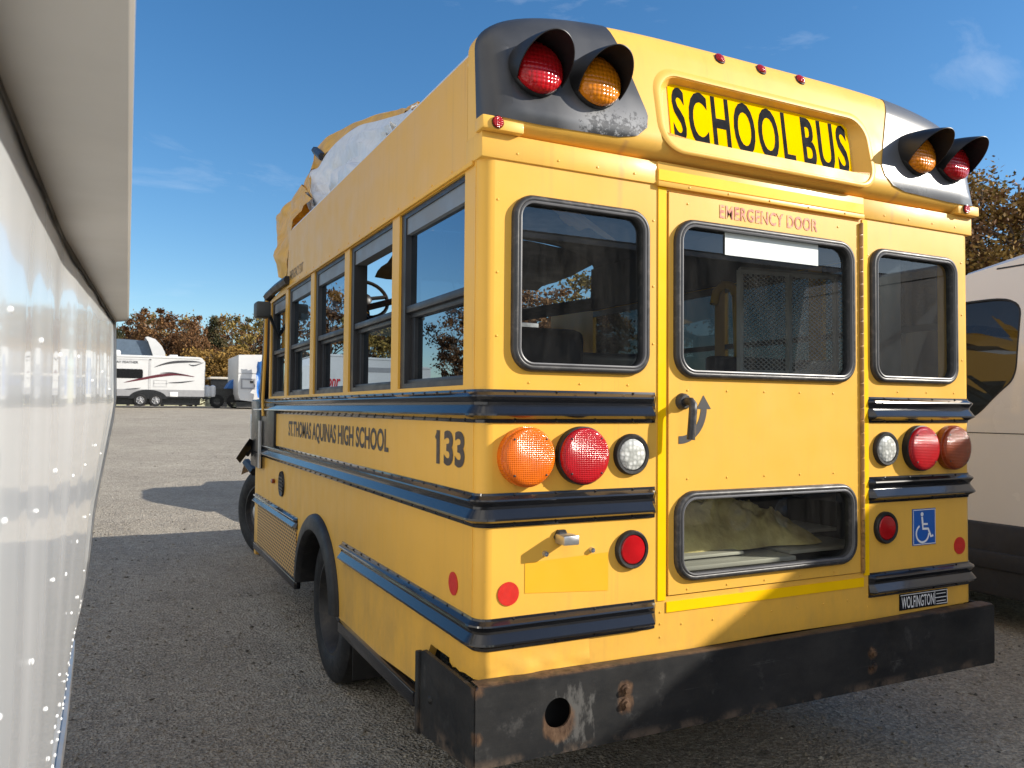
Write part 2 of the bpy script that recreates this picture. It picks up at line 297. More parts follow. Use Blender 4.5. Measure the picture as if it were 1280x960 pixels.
# gravel ground
m, nt, p = new('gravel'); gravel_m = m
g = nt.nodes.new('ShaderNodeNewGeometry')
v1 = node(nt, 'ShaderNodeTexVoronoi', Scale=58.0); v2 = node(nt, 'ShaderNodeTexVoronoi', Scale=16.0); v3 = node(nt, 'ShaderNodeTexVoronoi', Scale=140.0)
for v in (v1, v2, v3): nt.links.new(g.outputs['Position'], v.inputs['Vector'])
big = noise(nt, 0.35, 6, 0.6); mid = noise(nt, 2.4, 7, 0.65); tracks = noise(nt, 0.9, 4, 0.5, stretch=(0.25, 2.2, 1))
c = ramp(nt, big, [(0.3, (0.27, 0.228, 0.17)), (0.7, (0.54, 0.475, 0.37))])
c = mixc(nt, ramp(nt, mid, [(0.44, 0.0), (0.70, 0.6)]), c, (0.12, 0.100, 0.076))
m8 = noise(nt, 9.0, 6, 0.7, stretch=(0.6, 1.6, 1))
c = mixc(nt, ramp(nt, m8, [(0.48, 0.0), (0.70, 0.40)]), c, (0.15, 0.128, 0.10))
c = mixc(nt, ramp(nt, tracks, [(0.5, 0.0), (0.7, 0.35)]), c, (0.54, 0.475, 0.38))
sep = nt.nodes.new('ShaderNodeSeparateColor'); nt.links.new(v1.outputs['Color'], sep.inputs[0])
c = mixc(nt, 0.42, c, ramp(nt, sep.outputs[0], [(0.0, (0.11, 0.10, 0.09)), (0.5, (0.36, 0.315, 0.25)), (1.0, (0.70, 0.63, 0.52))]))
sep2 = nt.nodes.new('ShaderNodeSeparateColor'); nt.links.new(v3.outputs['Color'], sep2.inputs[0])
c = mixc(nt, 0.30, c, ramp(nt, sep2.outputs[1], [(0.0, (0.10, 0.09, 0.08)), (1.0, (0.58, 0.52, 0.43))]))
nt.links.new(c, p.inputs['Base Color']); p.inputs['Roughness'].default_value = 0.95; p.inputs['Specular IOR Level'].default_value = 0.2
b = bump(nt, mid, 0.6, 0.09); b = bump(nt, v2.outputs['Distance'], 0.3, 0.03, b); b = bump(nt, v1.outputs['Distance'], 0.75, 0.016, b); b = bump(nt, v3.outputs['Distance'], 0.6, 0.006, b)
nt.links.new(b, p.inputs['Normal'])
m, nt, p = new('pebble_stone'); pebble_m = m
g = nt.nodes.new('ShaderNodeNewGeometry')
nt.links.new(ramp(nt, g.outputs['Random Per Island'], [(0.0, (0.07, 0.062, 0.052)), (0.4, (0.24, 0.21, 0.165)), (0.8, (0.34, 0.30, 0.24)), (1.0, (0.46, 0.42, 0.35))]), p.inputs['Base Color']); p.inputs['Roughness'].default_value = 0.9; p.inputs['Specular IOR Level'].default_value = 0.2
# foliage
def leaf_mat(name, stops):
    m, nt, p = new(name)
    tc = nt.nodes.new('ShaderNodeTexCoord')
    oi = nt.nodes.new('ShaderNodeObjectInfo')
    n1 = noise(nt, 0.75, 3, 0.6, vec=tc.outputs['Object']); n2 = noise(nt, 6.0, 2, 0.6, vec=tc.outputs['Object'])
    f = math_(nt, 'ADD', math_(nt, 'MULTIPLY', n1, 0.75), math_(nt, 'MULTIPLY', n2, 0.35))
    f = math_(nt, 'ADD', f, math_(nt, 'MULTIPLY', math_(nt, 'SUBTRACT', oi.outputs['Random'], 0.5), 0.12))
    nt.links.new(ramp(nt, f, stops), p.inputs['Base Color']); p.inputs['Roughness'].default_value = 0.75; p.inputs['Specular IOR Level'].default_value = 0.25
    return m
LEAF = {
 'rust': leaf_mat('rust_leaves', [(0.36, (0.055, 0.026, 0.012)), (0.52, (0.15, 0.072, 0.028)), (0.68, (0.27, 0.15, 0.06))]),
 'olive': leaf_mat('olive_leaves', [(0.36, (0.045, 0.043, 0.012)), (0.52, (0.14, 0.105, 0.026)), (0.70, (0.32, 0.21, 0.05))]),
 'gold': leaf_mat('golden_leaves', [(0.36, (0.10, 0.055, 0.015)), (0.52, (0.24, 0.14, 0.03)), (0.70, (0.32, 0.20, 0.06))]),
 'pine': leaf_mat('dark_pine_needles', [(0.36, (0.016, 0.022, 0.010)), (0.55, (0.040, 0.045, 0.018)), (0.70, (0.10, 0.065, 0.025))]),
}

# ------------------------------------------------------------------ geometry helpers
def wloc(o):
    v = Vector((0, 0, 0))
    while o is not None: v += o.location; o = o.parent
    return v
def link(name, me, mat, parent=None, smooth=None):
    o = bpy.data.objects.new(name, me); COL.objects.link(o)
    if mat is not None and not len(me.materials): me.materials.append(mat)
    if parent is not None:
        o.parent = parent; o.location = -wloc(parent)
    if smooth is not None:
        me.shade_smooth(); me.set_sharp_from_angle(angle=R(smooth))
    return o
def tag(o, label=None, cat=None, group=None, kind=None):
    if label: o['label'] = label
    if cat: o['category'] = cat
    if group: o['group'] = group
    if kind: o['kind'] = kind
    return o
def thing(name, label, cat, loc, group=None):
    o = bpy.data.objects.new(name, None); COL.objects.link(o); o.location = loc; o.empty_display_size = 0.2
    return tag(o, label, cat, group)

class MB:
    def __init__(s): s.bm = bmesh.new()
    def face(s, pts):
        vs = [s.bm.verts.new(p) for p in pts]
        return s.bm.faces.new(vs)
    def box(s, x0, x1, y0, y1, z0, z1, bev=0.0, seg=2):
        r = bmesh.ops.create_cube(s.bm, size=1.0)
        for v in r['verts']: v.co = ((x0 + x1) / 2 + v.co.x * (x1 - x0), (y0 + y1) / 2 + v.co.y * (y1 - y0), (z0 + z1) / 2 + v.co.z * (z1 - z0))
        if bev:
            es = list({e for v in r['verts'] for e in v.link_edges})
            bmesh.ops.bevel(s.bm, geom=es, offset=bev, segments=seg, affect='EDGES', profile=0.5)
        return s
    def loft(s, rings, closed=True, cap0=False, cap1=False):
        vr = [[s.bm.verts.new(p) for p in r] for r in rings]
        n = len(vr[0])
        for a, b in zip(vr, vr[1:]):
            for i in range(n if closed else n - 1):
                j = (i + 1) % n
                s.bm.faces.new((a[i], a[j], b[j], b[i]))
        if cap0: s.bm.faces.new(vr[0][::-1])
        if cap1: s.bm.faces.new(vr[-1])
        return vr
    def tube(s, path, r, seg=8, cap=True, r1=None):
        path = [Vector(p) for p in path]; rings = []
        n = len(path); prev = None
        for i, p in enumerate(path):
            d = (path[min(i + 1, n - 1)] - path[max(i - 1, 0)]).normalized()
            if prev is None:
                a = d.cross(Vector((0, 0, 1)));
                if a.length < 0.1: a = d.cross(Vector((1, 0, 0)))
            else: a = prev - d * prev.dot(d)
            a.normalize(); prev = a; b = d.cross(a)
            rr = r if r1 is None else r + (r1 - r) * i / (n - 1)
            rings.append([p + (a * math.cos(t) + b * math.sin(t)) * rr for t in [2 * math.pi * k / seg for k in range(seg)]])
        s.loft(rings, True, cap, cap); return s
    def lathe(s, prof, origin, axis, seg=32, cap0=False, cap1=False):
        o = Vector(origin); ax = Vector(axis).normalized(); a = ax.cross(Vector((0, 0, 1)))
        if a.length < 0.1: a = ax.cross(Vector((1, 0, 0)))
        a.normalize(); b = ax.cross(a)
        rings = [[o + ax * h + (a * math.cos(t) + b * math.sin(t)) * r for t in [2 * math.pi * k / seg for k in range(seg)]] for r, h in prof]
        s.loft(rings, True, cap0, cap1); return s
    def plate(s, outer, holes, t0, t1, f):
        """f(a,b,t)->point; front sheet at t0, back at t1, walls round every loop"""
        for t in ([t0] if t1 is None else [t0, t1]):
            es = []
            for lp in [outer] + holes:
                vs = [s.bm.verts.new(f(a, b, t)) for a, b in lp]
                es += [s.bm.edges.new((vs[i], vs[(i + 1) % len(vs)])) for i in range(len(vs))]
            bmesh.ops.triangle_fill(s.bm, use_beauty=True, use_dissolve=False, edges=es)
        if t1 is not None:
            for lp in [outer] + holes:
                s.loft([[f(a, b, t0) for a, b in lp], [f(a, b, t1) for a, b in lp]])
        return s
    def dome(s, c, n, r, h, seg=8):
        c = Vector(c); s.lathe([(r, 0), (r * 0.75, h * 0.7), (r * 0.05, h)], c, n, seg, False, True)
    def ribbon(s, pts, wd, f, t):
        """flat stroke of width wd along 2-D pts"""
        P = [Vector((a, b)) for a, b in pts]; n = len(P); L_, R_ = [], []
        for i in range(n):
            d = (P[min(i + 1, n - 1)] - P[max(i - 1, 0)]).normalized(); q = Vector((-d.y, d.x)) * wd / 2
            L_.append(P[i] + q); R_.append(P[i] - q)
        s.loft([[f(a.x, a.y, t) for a in L_], [f(a.x, a.y, t) for a in R_]], closed=False); return s
    def out(s, name, mat, parent=None, smooth=35, fix=True, weld=True):
        if weld: bmesh.ops.remove_doubles(s.bm, verts=s.bm.verts, dist=0.00005)
        if fix: bmesh.ops.recalc_face_normals(s.bm, faces=s.bm.faces)
        me = bpy.data.meshes.new(name); s.bm.to_mesh(me); s.bm.free()
        return link(name, me, mat, parent, smooth)
def rr(x0, x1, z0, z1, r, n=6):
    pts = []
    for cx, cz, a0 in ((x1 - r, z0 + r, -90), (x1 - r, z1 - r, 0), (x0 + r, z1 - r, 90), (x0 + r, z0 + r, 180)):
        for k in range(n + 1):
            a = R(a0 + 90 * k / n); pts.append((cx + r * math.cos(a), cz + r * math.sin(a)))
    return pts
def circ(cx, cz, r, n=28): return [(cx + r * math.cos(2 * math.pi * k / n), cz + r * math.sin(2 * math.pi * k / n)) for k in range(n)]
REAR = lambda a, b, t: (a, t, b)        # plane facing -y
SIDE = lambda a, b, t: (t, a, b)        # plane facing -x (a = y)
def text(name, body, mat, parent, f, t, a0, a1, b0, b1, weight=0.0, shear=0.0, spacing=1.0):
    """lettering fitted to the box a0..a1 x b0..b1 on plane f (a0 > a1 flips the run)"""
    cu = bpy.data.curves.new(name, 'FONT'); cu.body = body; cu.offset = weight; cu.shear = shear; cu.space_character = spacing
    cu.resolution_u = 4
    o = bpy.data.objects.new(name, cu); COL.objects.link(o)
    dg = bpy.context.evaluated_depsgraph_get()
    me = bpy.data.meshes.new_from_object(o.evaluated_get(dg)); bpy.data.objects.remove(o)
    co = np.zeros(len(me.vertices) * 3, np.float32); me.vertices.foreach_get('co', co); co = co.reshape(-1, 3)
    lo = co.min(0); hi = co.max(0)
    for v in me.vertices:
        a = a0 + (v.co.x - lo[0]) / (hi[0] - lo[0]) * (a1 - a0); b = b0 + (v.co.y - lo[1]) / (hi[1] - lo[1]) * (b1 - b0)
        v.co = f(a, b, t)
    me.materials.clear()
    return link(name, me, mat, parent)
K = 0.033
def gz(y):
    if y < 45: return 0.12 + K * (y - 2)
    return 0.12 + K * 43 + 0.15 * (1 - math.exp(-(y - 45) / 20.0))

# ------------------------------------------------------------------ ground
def ground():
    xs = sorted(set([-900, -400, -200, -100, -60, -40] + list(np.arange(-30, 30.1, 3.0)) + [40, 60, 100, 200, 400, 900]))
    ys = sorted(set([-120, -60, -40, -30] + list(np.arange(-24, 60.1, 2.0)) + [70, 80, 100, 140, 200, 400, 900, 1600]))
    vs = []; fs = []
    for y in ys:
        for x in xs:
            vs.append((x, y, gz(max(y, -40)) + 0.03 * mnoise.noise(Vector((x * 0.15, y * 0.15, 0))) * (1 if abs(x) > 4 or y > 9 else 0)))
    nx = len(xs)
    for j in range(len(ys) - 1):
        for i in range(nx - 1): fs.append((j * nx + i, j * nx + i + 1, (j + 1) * nx + i + 1, (j + 1) * nx + i))
    me = bpy.data.meshes.new('ground'); me.from_pydata(vs, [], fs)
    tag(link('ground', me, gravel_m, None, 60), kind='structure')
ground()
def pebbles():
    rng = np.random.default_rng(3)
    base = np.array([(1, 0, 0), (-1, 0, 0), (0, 1, 0), (0, -1, 0), (0, 0, 1), (0, 0, -1)], float)
    tri = np.array([(0, 2, 4), (2, 1, 4), (1, 3, 4), (3, 0, 4), (2, 0, 5), (1, 2, 5), (3, 1, 5), (0, 3, 5)])
    n = 24000
    d = rng.random(n) ** 1.25
    y = np.minimum(-2.2 + 0.3 * d - 5.5 * np.log(1 - 0.985 * rng.random(n)), 60); x = -1.6 - 0.25 * np.maximum(0, y) + rng.random(n) * (6.6 + 0.25 * np.maximum(0, y))
    s = 0.003 + 0.012 * rng.random(n) ** 3.0
    V = []; 
    for i in range(n):
        q = base * (0.6 + 0.8 * rng.random((6, 1))) * s[i] * np.array([1, 1, 0.6])
        a = rng.random() * 6.28; c_, s_ = math.cos(a), math.sin(a)
        q = q @ np.array([[c_, s_, 0], [-s_, c_, 0], [0, 0, 1]])
        V.append(q + np.array([x[i], y[i], gz(y[i]) + s[i] * 0.15]))
    V = np.concatenate(V); F = (tri[None] + (np.arange(n) * 6)[:, None, None]).reshape(-1, 3)
    me = bpy.data.meshes.new('loose_stones'); me.from_pydata(V.tolist(), [], F.tolist())
    tag(link('loose_stones', me, pebble_m), 'loose grey stones scattered over the gravel lot', 'gravel', kind='stuff')
pebbles()

# ================================================================== SCHOOL BUS
W = 2.38
bus = thing('school_bus', 'short yellow school bus with black rub rails and torn roof, seen from its rear corner', 'school bus', (1.19, 2.1, 0.12))
Z0, ZL = 0.775, 2.39            # bottom of the rear wall, lip under the roof cap
CR = 0.045                      # corner radius
def rivet_row(B, pts, n, r=0.0045, h=0.003):
    for p in pts: B.dome(p, n, r, h, 6)

# --- rear wall
B = MB()
winL = (0.103, 0.634, 1.720, 2.287); winR = (W - 0.652, W - 0.103, 1.720, 2.275)
winR = (1.736, 2.277, 1.720, 2.275)
DX0, DX1, DZ0, DZ1 = 0.714, 1.682, 0.957, 2.372
def shrink(wn, d): return (wn[0] + d, wn[1] - d, wn[2] + d, wn[3] - d)
outer = [(CR, Z0), (0.67, Z0 - 0.012), (1.2, Z0 - 0.006), (1.75, Z0 - 0.01), (W - CR, Z0), (W - CR, ZL), (CR, ZL)]
B.plate(outer, [rr(*shrink(winL, .014), .065), rr(*shrink(winR, .014), .065), [(DX0, DZ0), (DX1, DZ0), (DX1, DZ1), (DX0, DZ1)]], 0.0, 0.03, REAR)
for sgn, cx in ((-1, CR), (1, W - CR)):
    rings = []
    for k in range(9):
        a = R(90 * k / 8); rings.append([(cx + sgn * CR * math.sin(a), CR - CR * math.cos(a), Z0 if sgn > 0 else Z0 - 0.004), (cx + sgn * CR * math.sin(a), CR - CR * math.cos(a), ZL)])
    B.loft(rings, closed=False)
riv = []
for z in (2.26, 2.03, 1.83): riv += [(0.055, 0, z), (0.655, 0, z), (2.32, 0, z), (1.728, 0, z - 0.02)]
for x in (0.17, 0.36, 0.55): riv += [(x, 0, 1.685), (1.74 + x * 0.95, 0, 1.685)]
for z in (0.905, 0.865, 0.82): riv += [(0.687, 0, z), (1.715, 0, z)]
for x in (0.78, 0.92, 1.07, 1.2, 1.33, 1.47, 1.6): riv += [(x, 0, 0.855)]
rivet_row(B, riv, (0, -1, 0))
B.out('rear_wall', yellow, bus, 30)
# dented lower corner with a torn lip of sheet metal
B = MB(); rings = []
for i in range(22):
    s = i / 21.0; row = []
    for j in range(7):
        q = j / 6.0; z = 0.852 - 0.085 * q
        if s < 0.3: x, y = -0.0035, 0.19 * (1 - s / 0.3) + 0.03
        else: x, y = -0.0035 + (s - 0.3) / 0.7 * 0.40, -0.004
        if 0.2 < s < 0.34: t = (s - 0.2) / 0.14; x, y = -0.0035 + 0.03 * t * t, 0.05 * (1 - t) - 0.004 + 0.0
        d = 0.020 * mnoise.noise(Vector((s * 9, q * 2.3, 1.7))) * q
        row.append((x - max(0, d) * (1 if s < 0.3 else 0.2), y - abs(d) * (0.2 if s < 0.3 else 1.0) - 0.002, z - 0.016 * q * max(0, mnoise.noise(Vector((s * 13, 0, 5)))) * 2))
    rings.append(row)
B.loft(rings, closed=False); B.out('dented_corner_panel', yellow, bus, 50)
# header lip band under the cap, reflective tape, drip header above the door
B = MB()
B.box(-0.005, 0.668, -0.007, 0.12, 2.388, 2.468, 0.003); rivet_row(B, [(x, -0.007, 2.412) for x in (0.12, 0.27, 0.42, 0.57)], (0, -1, 0)); B.out('roof_lip_band', yellow_fiber, bus, 30)
B = MB(); B.box(1.69, W + 0.005, -0.007, 0.12, 2.388, 2.468, 0.003); rivet_row(B, [(x, -0.007, 2.412) for x in (1.82, 1.97, 2.12, 2.27)], (0, -1, 0)); B.out('roof_lip_band', yellow_fiber, bus, 30)
B = MB(); B.box(0.665, 1.693, -0.011, 0.02, 2.385, 2.469, 0.003); B.box(0.665, 1.693, -0.016, -0.009, 2.381, 2.400, 0.003)
rivet_row(B, [(x, -0.016, 2.391) for x in (0.8, 0.98, 1.18, 1.38, 1.58)], (0, -1, 0))
hd = B.out('door_header', yellow, bus, 30)
B = MB(); B.box(0.668, 1.690, -0.0135, -0.0105, 2.403, 2.441); B.out('reflective_tape', tape_yellow, hd)
for a, b, c_, d in ((0.674, 0.708, 0.945, 2.382), (1.692, 1.722, 0.945, 2.382)):
    B = MB(); B.box(a, b, -0.004, -0.001, c_, d); B.out('reflective_tape', tape_yellow, bus)
B = MB(); B.box(0.712, 1.690, -0.004, -0.001, 0.902, 0.938); B.out('reflective_tape', tape_yellow, bus)

# --- emergency door
dwin = (0.737, 1.633, 1.714, 2.280); dlow = (0.740, 1.637, 1.002, 1.318)
B = MB()
B.plate([(DX0 + .004, DZ0 + .004), (DX1 - .004, DZ0 + .004), (DX1 - .004, DZ1 - .004), (DX0 + .004, DZ1 - .004)], [rr(*shrink(dwin, .014), .075), rr(*shrink(dlow, .014), .075)], -0.006, 0.024, REAR)
riv = [(x, -0.006, z) for z, xs in ((1.672, (0.80, 0.98, 1.16, 1.34, 1.52)), (1.36, (0.80, 0.98, 1.16, 1.34, 1.52)), (0.975, (0.80, 0.98, 1.16, 1.34, 1.52)), (2.335, (0.80, 1.55))) for x in xs]
rivet_row(B, riv, (0, -1, 0))
door = B.out('emergency_door', yellow, bus, 30)
B = MB(); B.box(DX1 - 0.014, DX1 + 0.006, -0.012, -0.006, DZ0, DZ1 - 0.01, 0.002)
for k in range(28): B.lathe([(0.007, 0), (0.007, 0.044)], (DX1 - 0.004, -0.012, 0.97 + k * 0.05), (0, 0, 1), 8, True, True)
B.out('hinge', simple('hinge_brown', (0.34, 0.18, 0.05), 0.5, var=0.4, vscale=25), door)
def rubber_window(name_frame, wn, parent, r, glass, y=0.0, alu_edge=True):
    B = MB(); rings = []
    for off, yy in ((0.0, 0.0), (0.001, -0.010), (0.006, -0.018), (0.014, -0.021), (0.022, -0.017), (0.027, -0.008), (0.029, 0.004), (0.029, 0.022)):
        rings.append([REAR(a, b, y + yy) for a, b in rr(*shrink(wn, off), max(0.03, r - off), 8)])
    B.loft(rings); f = B.out(name_frame, gasket, parent, 50)
    if alu_edge:
        B = MB(); rings = []
        for off, yy in ((0.020, -0.019), (0.0245, -0.0225), (0.0285, -0.0215), (0.0295, -0.012)):
            rings.append([REAR(a, b, y + yy) for a, b in rr(*shrink(wn, off), max(0.03, r - off), 8)])
        B.loft(rings); B.out('locking_strip', simple('grey_locking_strip', (0.12, 0.12, 0.125), 0.35, var=0.15) if 'grey_locking_strip' not in MATS else MATS['grey_locking_strip'], f, 50)
    B = MB(); B.plate(rr(*shrink(wn, .026), max(0.03, r - .026), 8), [], y + 0.006, None, REAR); B.out('pane', glass, f, None, fix=False)
    return f
rubber_window('rear_window', winL, bus, 0.075, glass_rear); rubber_window('rear_window', winR, bus, 0.075, glass_rear)
dw = rubber_window('door_window', dwin, door, 0.085, glass_rear, -0.006)
rubber_window('lower_door_window', dlow, door, 0.085, glass_low, -0.006)
B = MB(); B.box(0.972, 1.441, -0.006, -0.0035, 2.170, 2.262); B.out('blank_card', white_card, door)
text('emergency_lettering', 'EMERGENCY DOOR', pink_letter, door, REAR, -0.0075, 0.946, 1.437, 2.302, 2.352, 0.020, 0, 1.08)
# handle: round escutcheon, downward grip, curved arrow decal
B = MB(); B.lathe([(0.0, -0.022), (0.022, -0.022), (0.028, -0.014), (0.030, 0.0)], (0.776, -0.006, 1.632), (0, 1, 0), 24, False, False)
hp = B.out('door_handle', gasket, door, 40)
B = MB(); B.tube([(0.776, -0.02, 1.632), (0.776, -0.055, 1.632), (0.776, -0.066, 1.622), (0.774, -0.068, 1.60), (0.768, -0.066, 1.52), (0.766, -0.066, 1.500)], 0.0145, 10); B.out('grip', gasket, hp, 50)
B = MB()
arc = [(0.768 + 0.105 * math.sin(t), 1.615 - 0.118 * math.cos(t)) for t in [R(-4 + 92 * k / 14) for k in range(15)]]
B.ribbon(arc, 0.027, REAR, -0.0072); ax, az = arc[-1]
B.face([(ax - 0.032, -0.0074, az - 0.004), (ax + 0.032, -0.0074, az - 0.004), (ax - 0.002, -0.0074, az + 0.045)])
B.out('arrow_decal', simple('grey_decal', (0.045, 0.042, 0.042), 0.55, var=0.2), door, None, fix=False)

# --- side walls (left one with five window openings and a wheel arch)
posts = [0.8456 + 0.7557 * n for n in range(-1, 4)]
SILL, WTOP = 1.677, 2.372
wins = [(0.135, posts[1] - 0.045), (posts[1] + 0.045, posts[2] - 0.045), (posts[2] + 0.045, posts[3] - 0.045), (posts[3] + 0.045, posts[4] - 0.045), (posts[4] + 0.045, 3.706)]
def arch_pts(cy, cz, a, b, z_end, n=20):
    # ellipse arc from rear foot to front foot
    t0 = math.asin((z_end - cz) / b)
    return [(cy - a * math.cos(t0 + (math.pi - 2 * t0) * k / n), cz + b * math.sin(t0 + (math.pi - 2 * t0) * k / n)) for k in range(n + 1)]
AC = 2.14
arch = arch_pts(AC, 0.56, 0.45, 0.42, 0.575)
outer = [(CR, Z0 - 0.004), (0.22, Z0 + 0.002), (0.40, 0.775), (0.52, 0.60)] + [(1.0, 0.572), (1.60, 0.566)] + arch + [(2.66, 0.575), (4.20, 0.50), (4.20, 0.46), (4.28, 0.46), (4.28, 1.65), (3.74, 1.65), (3.74, 2.372), (3.12, 2.42), (3.06, 2.750), (0.122, 2.750), (0.122, 2.462), (CR, 2.462)]
B = MB()
B.plate(outer, [[(a, SILL), (b, SILL), (b, WTOP), (a, WTOP)] for a, b in wins[:4]] + [[(wins[4][0], SILL), (3.69, SILL), (3.69, 2.355), (wins[4][0], 2.362)]], 0.0, 0.03, SIDE)
riv = [(0, 0.052, z) for z in (2.30, 2.05, 1.8, 1.5, 1.45, 1.1)]
riv += [(0, y, 2.405) for y in np.arange(0.25, 3.05, 0.19)]
rivet_row(B, riv, (-1, 0, 0))
lw = B.out('left_side_wall', yellow, bus, 30)
# panel seams as thin proud lap edges
B = MB(); B.box(-0.0015, 0, 0.0455, 0.052, Z0 + 0.01, 2.388)
B.out('panel_seam', yellow, lw)
B = MB(); B.box(-0.010, 0.0, 0.06, 3.10, 2.376, 2.392, 0.003); B.out('drip_rail', yellow, lw, 30)
B = MB()
B.plate([(CR, 0.60), (4.28, 0.50), (4.28, 1.65), (3.74, 1.65), (3.74, 2.40), (3.12, 2.43), (3.06, 2.750), (0.122, 2.750), (0.122, 2.462), (CR, 2.462)], [[(a, SILL), (b, SILL), (b, WTOP), (a, WTOP)] for a, b in wins[:4]], W, W - 0.03, SIDE)
B.out('right_side_wall', yellow, bus, 30)
for a, b in wins[:4]:
    B = MB(); B.plate([(a, SILL), (b, SILL), (b, WTOP), (a, WTOP)], [], W - 0.015, None, SIDE); B.out('right_window_pane', glass_right, bus, None, fix=False)
    B = MB(); B.box(W - 0.03, W - 0.008, a, b, 1.98, 2.01); B.box(W - 0.03, W - 0.008, a, b, 2.33, WTOP); B.out('right_window_sash', frame_metal, bus)
# left windows
for i, (a, b) in enumerate(wins):
    zt = WTOP if i < 4 else 2.355
    b2 = b if i < 4 else 3.69
    B = MB()
    B.plate([(a, SILL), (b2, SILL), (b2, zt), (a, zt)], [[(a + .022, SILL + .02), (b2 - .05, SILL + .02), (b2 - .05, zt - .02), (a + .022, zt - .02)]], 0.010, 0.075, SIDE)
    fr = B.out('side_window', frame_metal, bus, 30)
    B = MB(); B.box(0.016, 0.07, a + .02, b2 - .045, zt - 0.085, zt - 0.012); B.out('window_header', grey_header, fr)
    B = MB(); B.box(0.014, 0.05, a + .02, b2 - .03, 1.975, 2.003, 0.003); B.box(0.03, 0.065, a + .02, b2 - .03, 1.955, 1.980, 0.003); B.out('sash_bar', frame_metal, fr, 30)
    MB().box(0.02, 0.065, a + .02, b2 - .03, SILL + .01, SILL + .035, 0.003).out('sill_bar', frame_metal, fr, 30)
    B = MB(); B.box(0.035, 0.065, b2 - .10, b2 - .048, SILL + .02, 1.98); B.out('sash_stile', dark_metal, fr)
    if i != 1:
        B = MB(); B.plate([(a + .02, 2.0), (b2 - .045, 2.0), (b2 - .045, zt - .08), (a + .02, zt - .08)], [], 0.034, None, SIDE); B.out('upper_pane', glass_side, fr, None, fix=False)
    B = MB(); B.plate([(a + .02, SILL + .02), (b2 - .06, SILL + .02), (b2 - .06, 1.98), (a + .02, 1.98)], [], 0.048, None, SIDE); B.out('lower_pane', glass_side, fr, None, fix=False)

# --- rub rails
PROF = [(0.0, 1.0), (0.004, 1.0), (0.006, 0.93), (0.009, 0.91), (0.023, 0.83), (0.025, 0.78), (0.012, 0.62), (0.011, 0.54), (0.031, 0.28), (0.032, 0.22), (0.010, 0.11), (0.006, 0.09), (0.004, 0.0), (0.0, 0.0)]
def rail(z0, z1, path, name='rub_rail', screws=True):
    B = MB(); rings = []
    for (x, y, nx, ny, *s) in path:
        k = s[0] if s else 1.0
        rings.append([(x + nx * d * k, y + ny * d * k, z0 + (z1 - z0) * q) for d, q in PROF])
    B.loft(rings, closed=True, cap0=True, cap1=True)
    if screws:
        acc = 0
        for p, q in zip(path, path[1:]):
            d = Vector((q[0] - p[0], q[1] - p[1], 0)); n_ = int(d.length / 0.12)
            for k in range(n_):
                c_ = Vector((p[0], p[1], 0)) + d * ((k + 0.5) / n_)
                B.dome((c_.x + p[2] * .006, c_.y + p[3] * .006, z1 - (z1 - z0) * 0.05), (p[2], p[3], 0), 0.004, 0.004, 6)
                B.dome((c_.x + p[2] * .006, c_.y + p[3] * .006, z0 + (z1 - z0) * 0.05), (p[2], p[3], 0), 0.004, 0.004, 6)
    return B.out(name, rail_black, bus, 25)
def corner_path(xin, yend, left=True):
    P = [(xin, 0.0, 0, -1, 0.25), (xin + (-0.02 if left else 0.02), 0.0, 0, -1, 1.0)]
    cx = CR if left else W - CR; s = -1 if left else 1
    P.append((cx, 0.0, 0, -1))
    for k in range(1, 9):
        a = R(90 * k / 8); P.append((cx + s * CR * math.sin(a), CR - CR * math.cos(a), s * math.sin(a), -math.cos(a)))
    P.append((0 if left else W, yend - 0.02, s, 0)); P.append((0 if left else W, yend, s, 0, 0.25))
    return P
ZE, ZF, ZG = (1.557, 1.662), (1.232, 1.338), (0.8535, 0.952)
for z, ye in ((ZE, 4.25), (ZF, 4.25), (ZG, 1.612)):
    rail(z[0], z[1], corner_path(0.663, ye, True)); rail(z[0], z[1], corner_path(1.719, ye, False))
rail(0.860, 0.935, [(0, 2.655, -1, 0, .3), (0, 2.68, -1, 0), (0, 4.22, -1, 0), (0, 4.24, -1, 0, .3)])
MB().box(-0.02, 0.02, 0.53, 1.61, 0.515, 0.572, 0.008).out('skirt_rail', rail_black, bus, 30)
MB().box(-0.02, 0.02, 2.64, 4.20, 0.508, 0.562, 0.008).out('skirt_rail', rail_black, bus, 30)
# --- grille, arch flare, small side fittings
B = MB(); B.box(-0.006, -0.001, 2.675, 4.10, 0.515, 0.855); B.out('perforated_grille', grille_m, bus)
B = MB(); rings = []
for off, x in ((0.0, -0.001), (0.002, -0.016), (0.02, -0.035), (0.085, -0.030), (0.10, -0.018), (0.105, -0.001)):
    rings.append([SIDE(a, b, x) for a, b in arch_pts(AC, 0.56, 0.385 + off, 0.355 + off, 0.575 if off < .05 else 0.578, 28)])
rings.insert(0, [SIDE(a, b, 0.10) for a, b in arch_pts(AC, 0.56, 0.385, 0.355, 0.575, 28)])
B.loft(rings, closed=False); B.out('wheel_arch_flare', rubber, bus, 40)
B = MB(); B.lathe([(0.0, 0.004), (0.07, 0.004), (0.082, 0.012), (0.085, 0.0)], (0, 3.17, 1.095), (-1, 0, 0), 28)
for k in range(5): B.box(-0.014, -0.004, 3.11, 3.23, 1.045 + k * 0.022, 1.055 + k * 0.022)
B.out('round_vent', dark_metal, bus, 40)
B = MB(); B.box(-0.02, 0.0, 3.43, 3.49, 1.075, 1.105, 0.006); B.out('side_marker_lamp', lens_shaded_amber, bus, 40)
B = MB(); B.plate(circ(0.198, 1.026, 0.038), [], -0.003, -0.0005, SIDE); B.out('side_reflector', red_refl, bus)
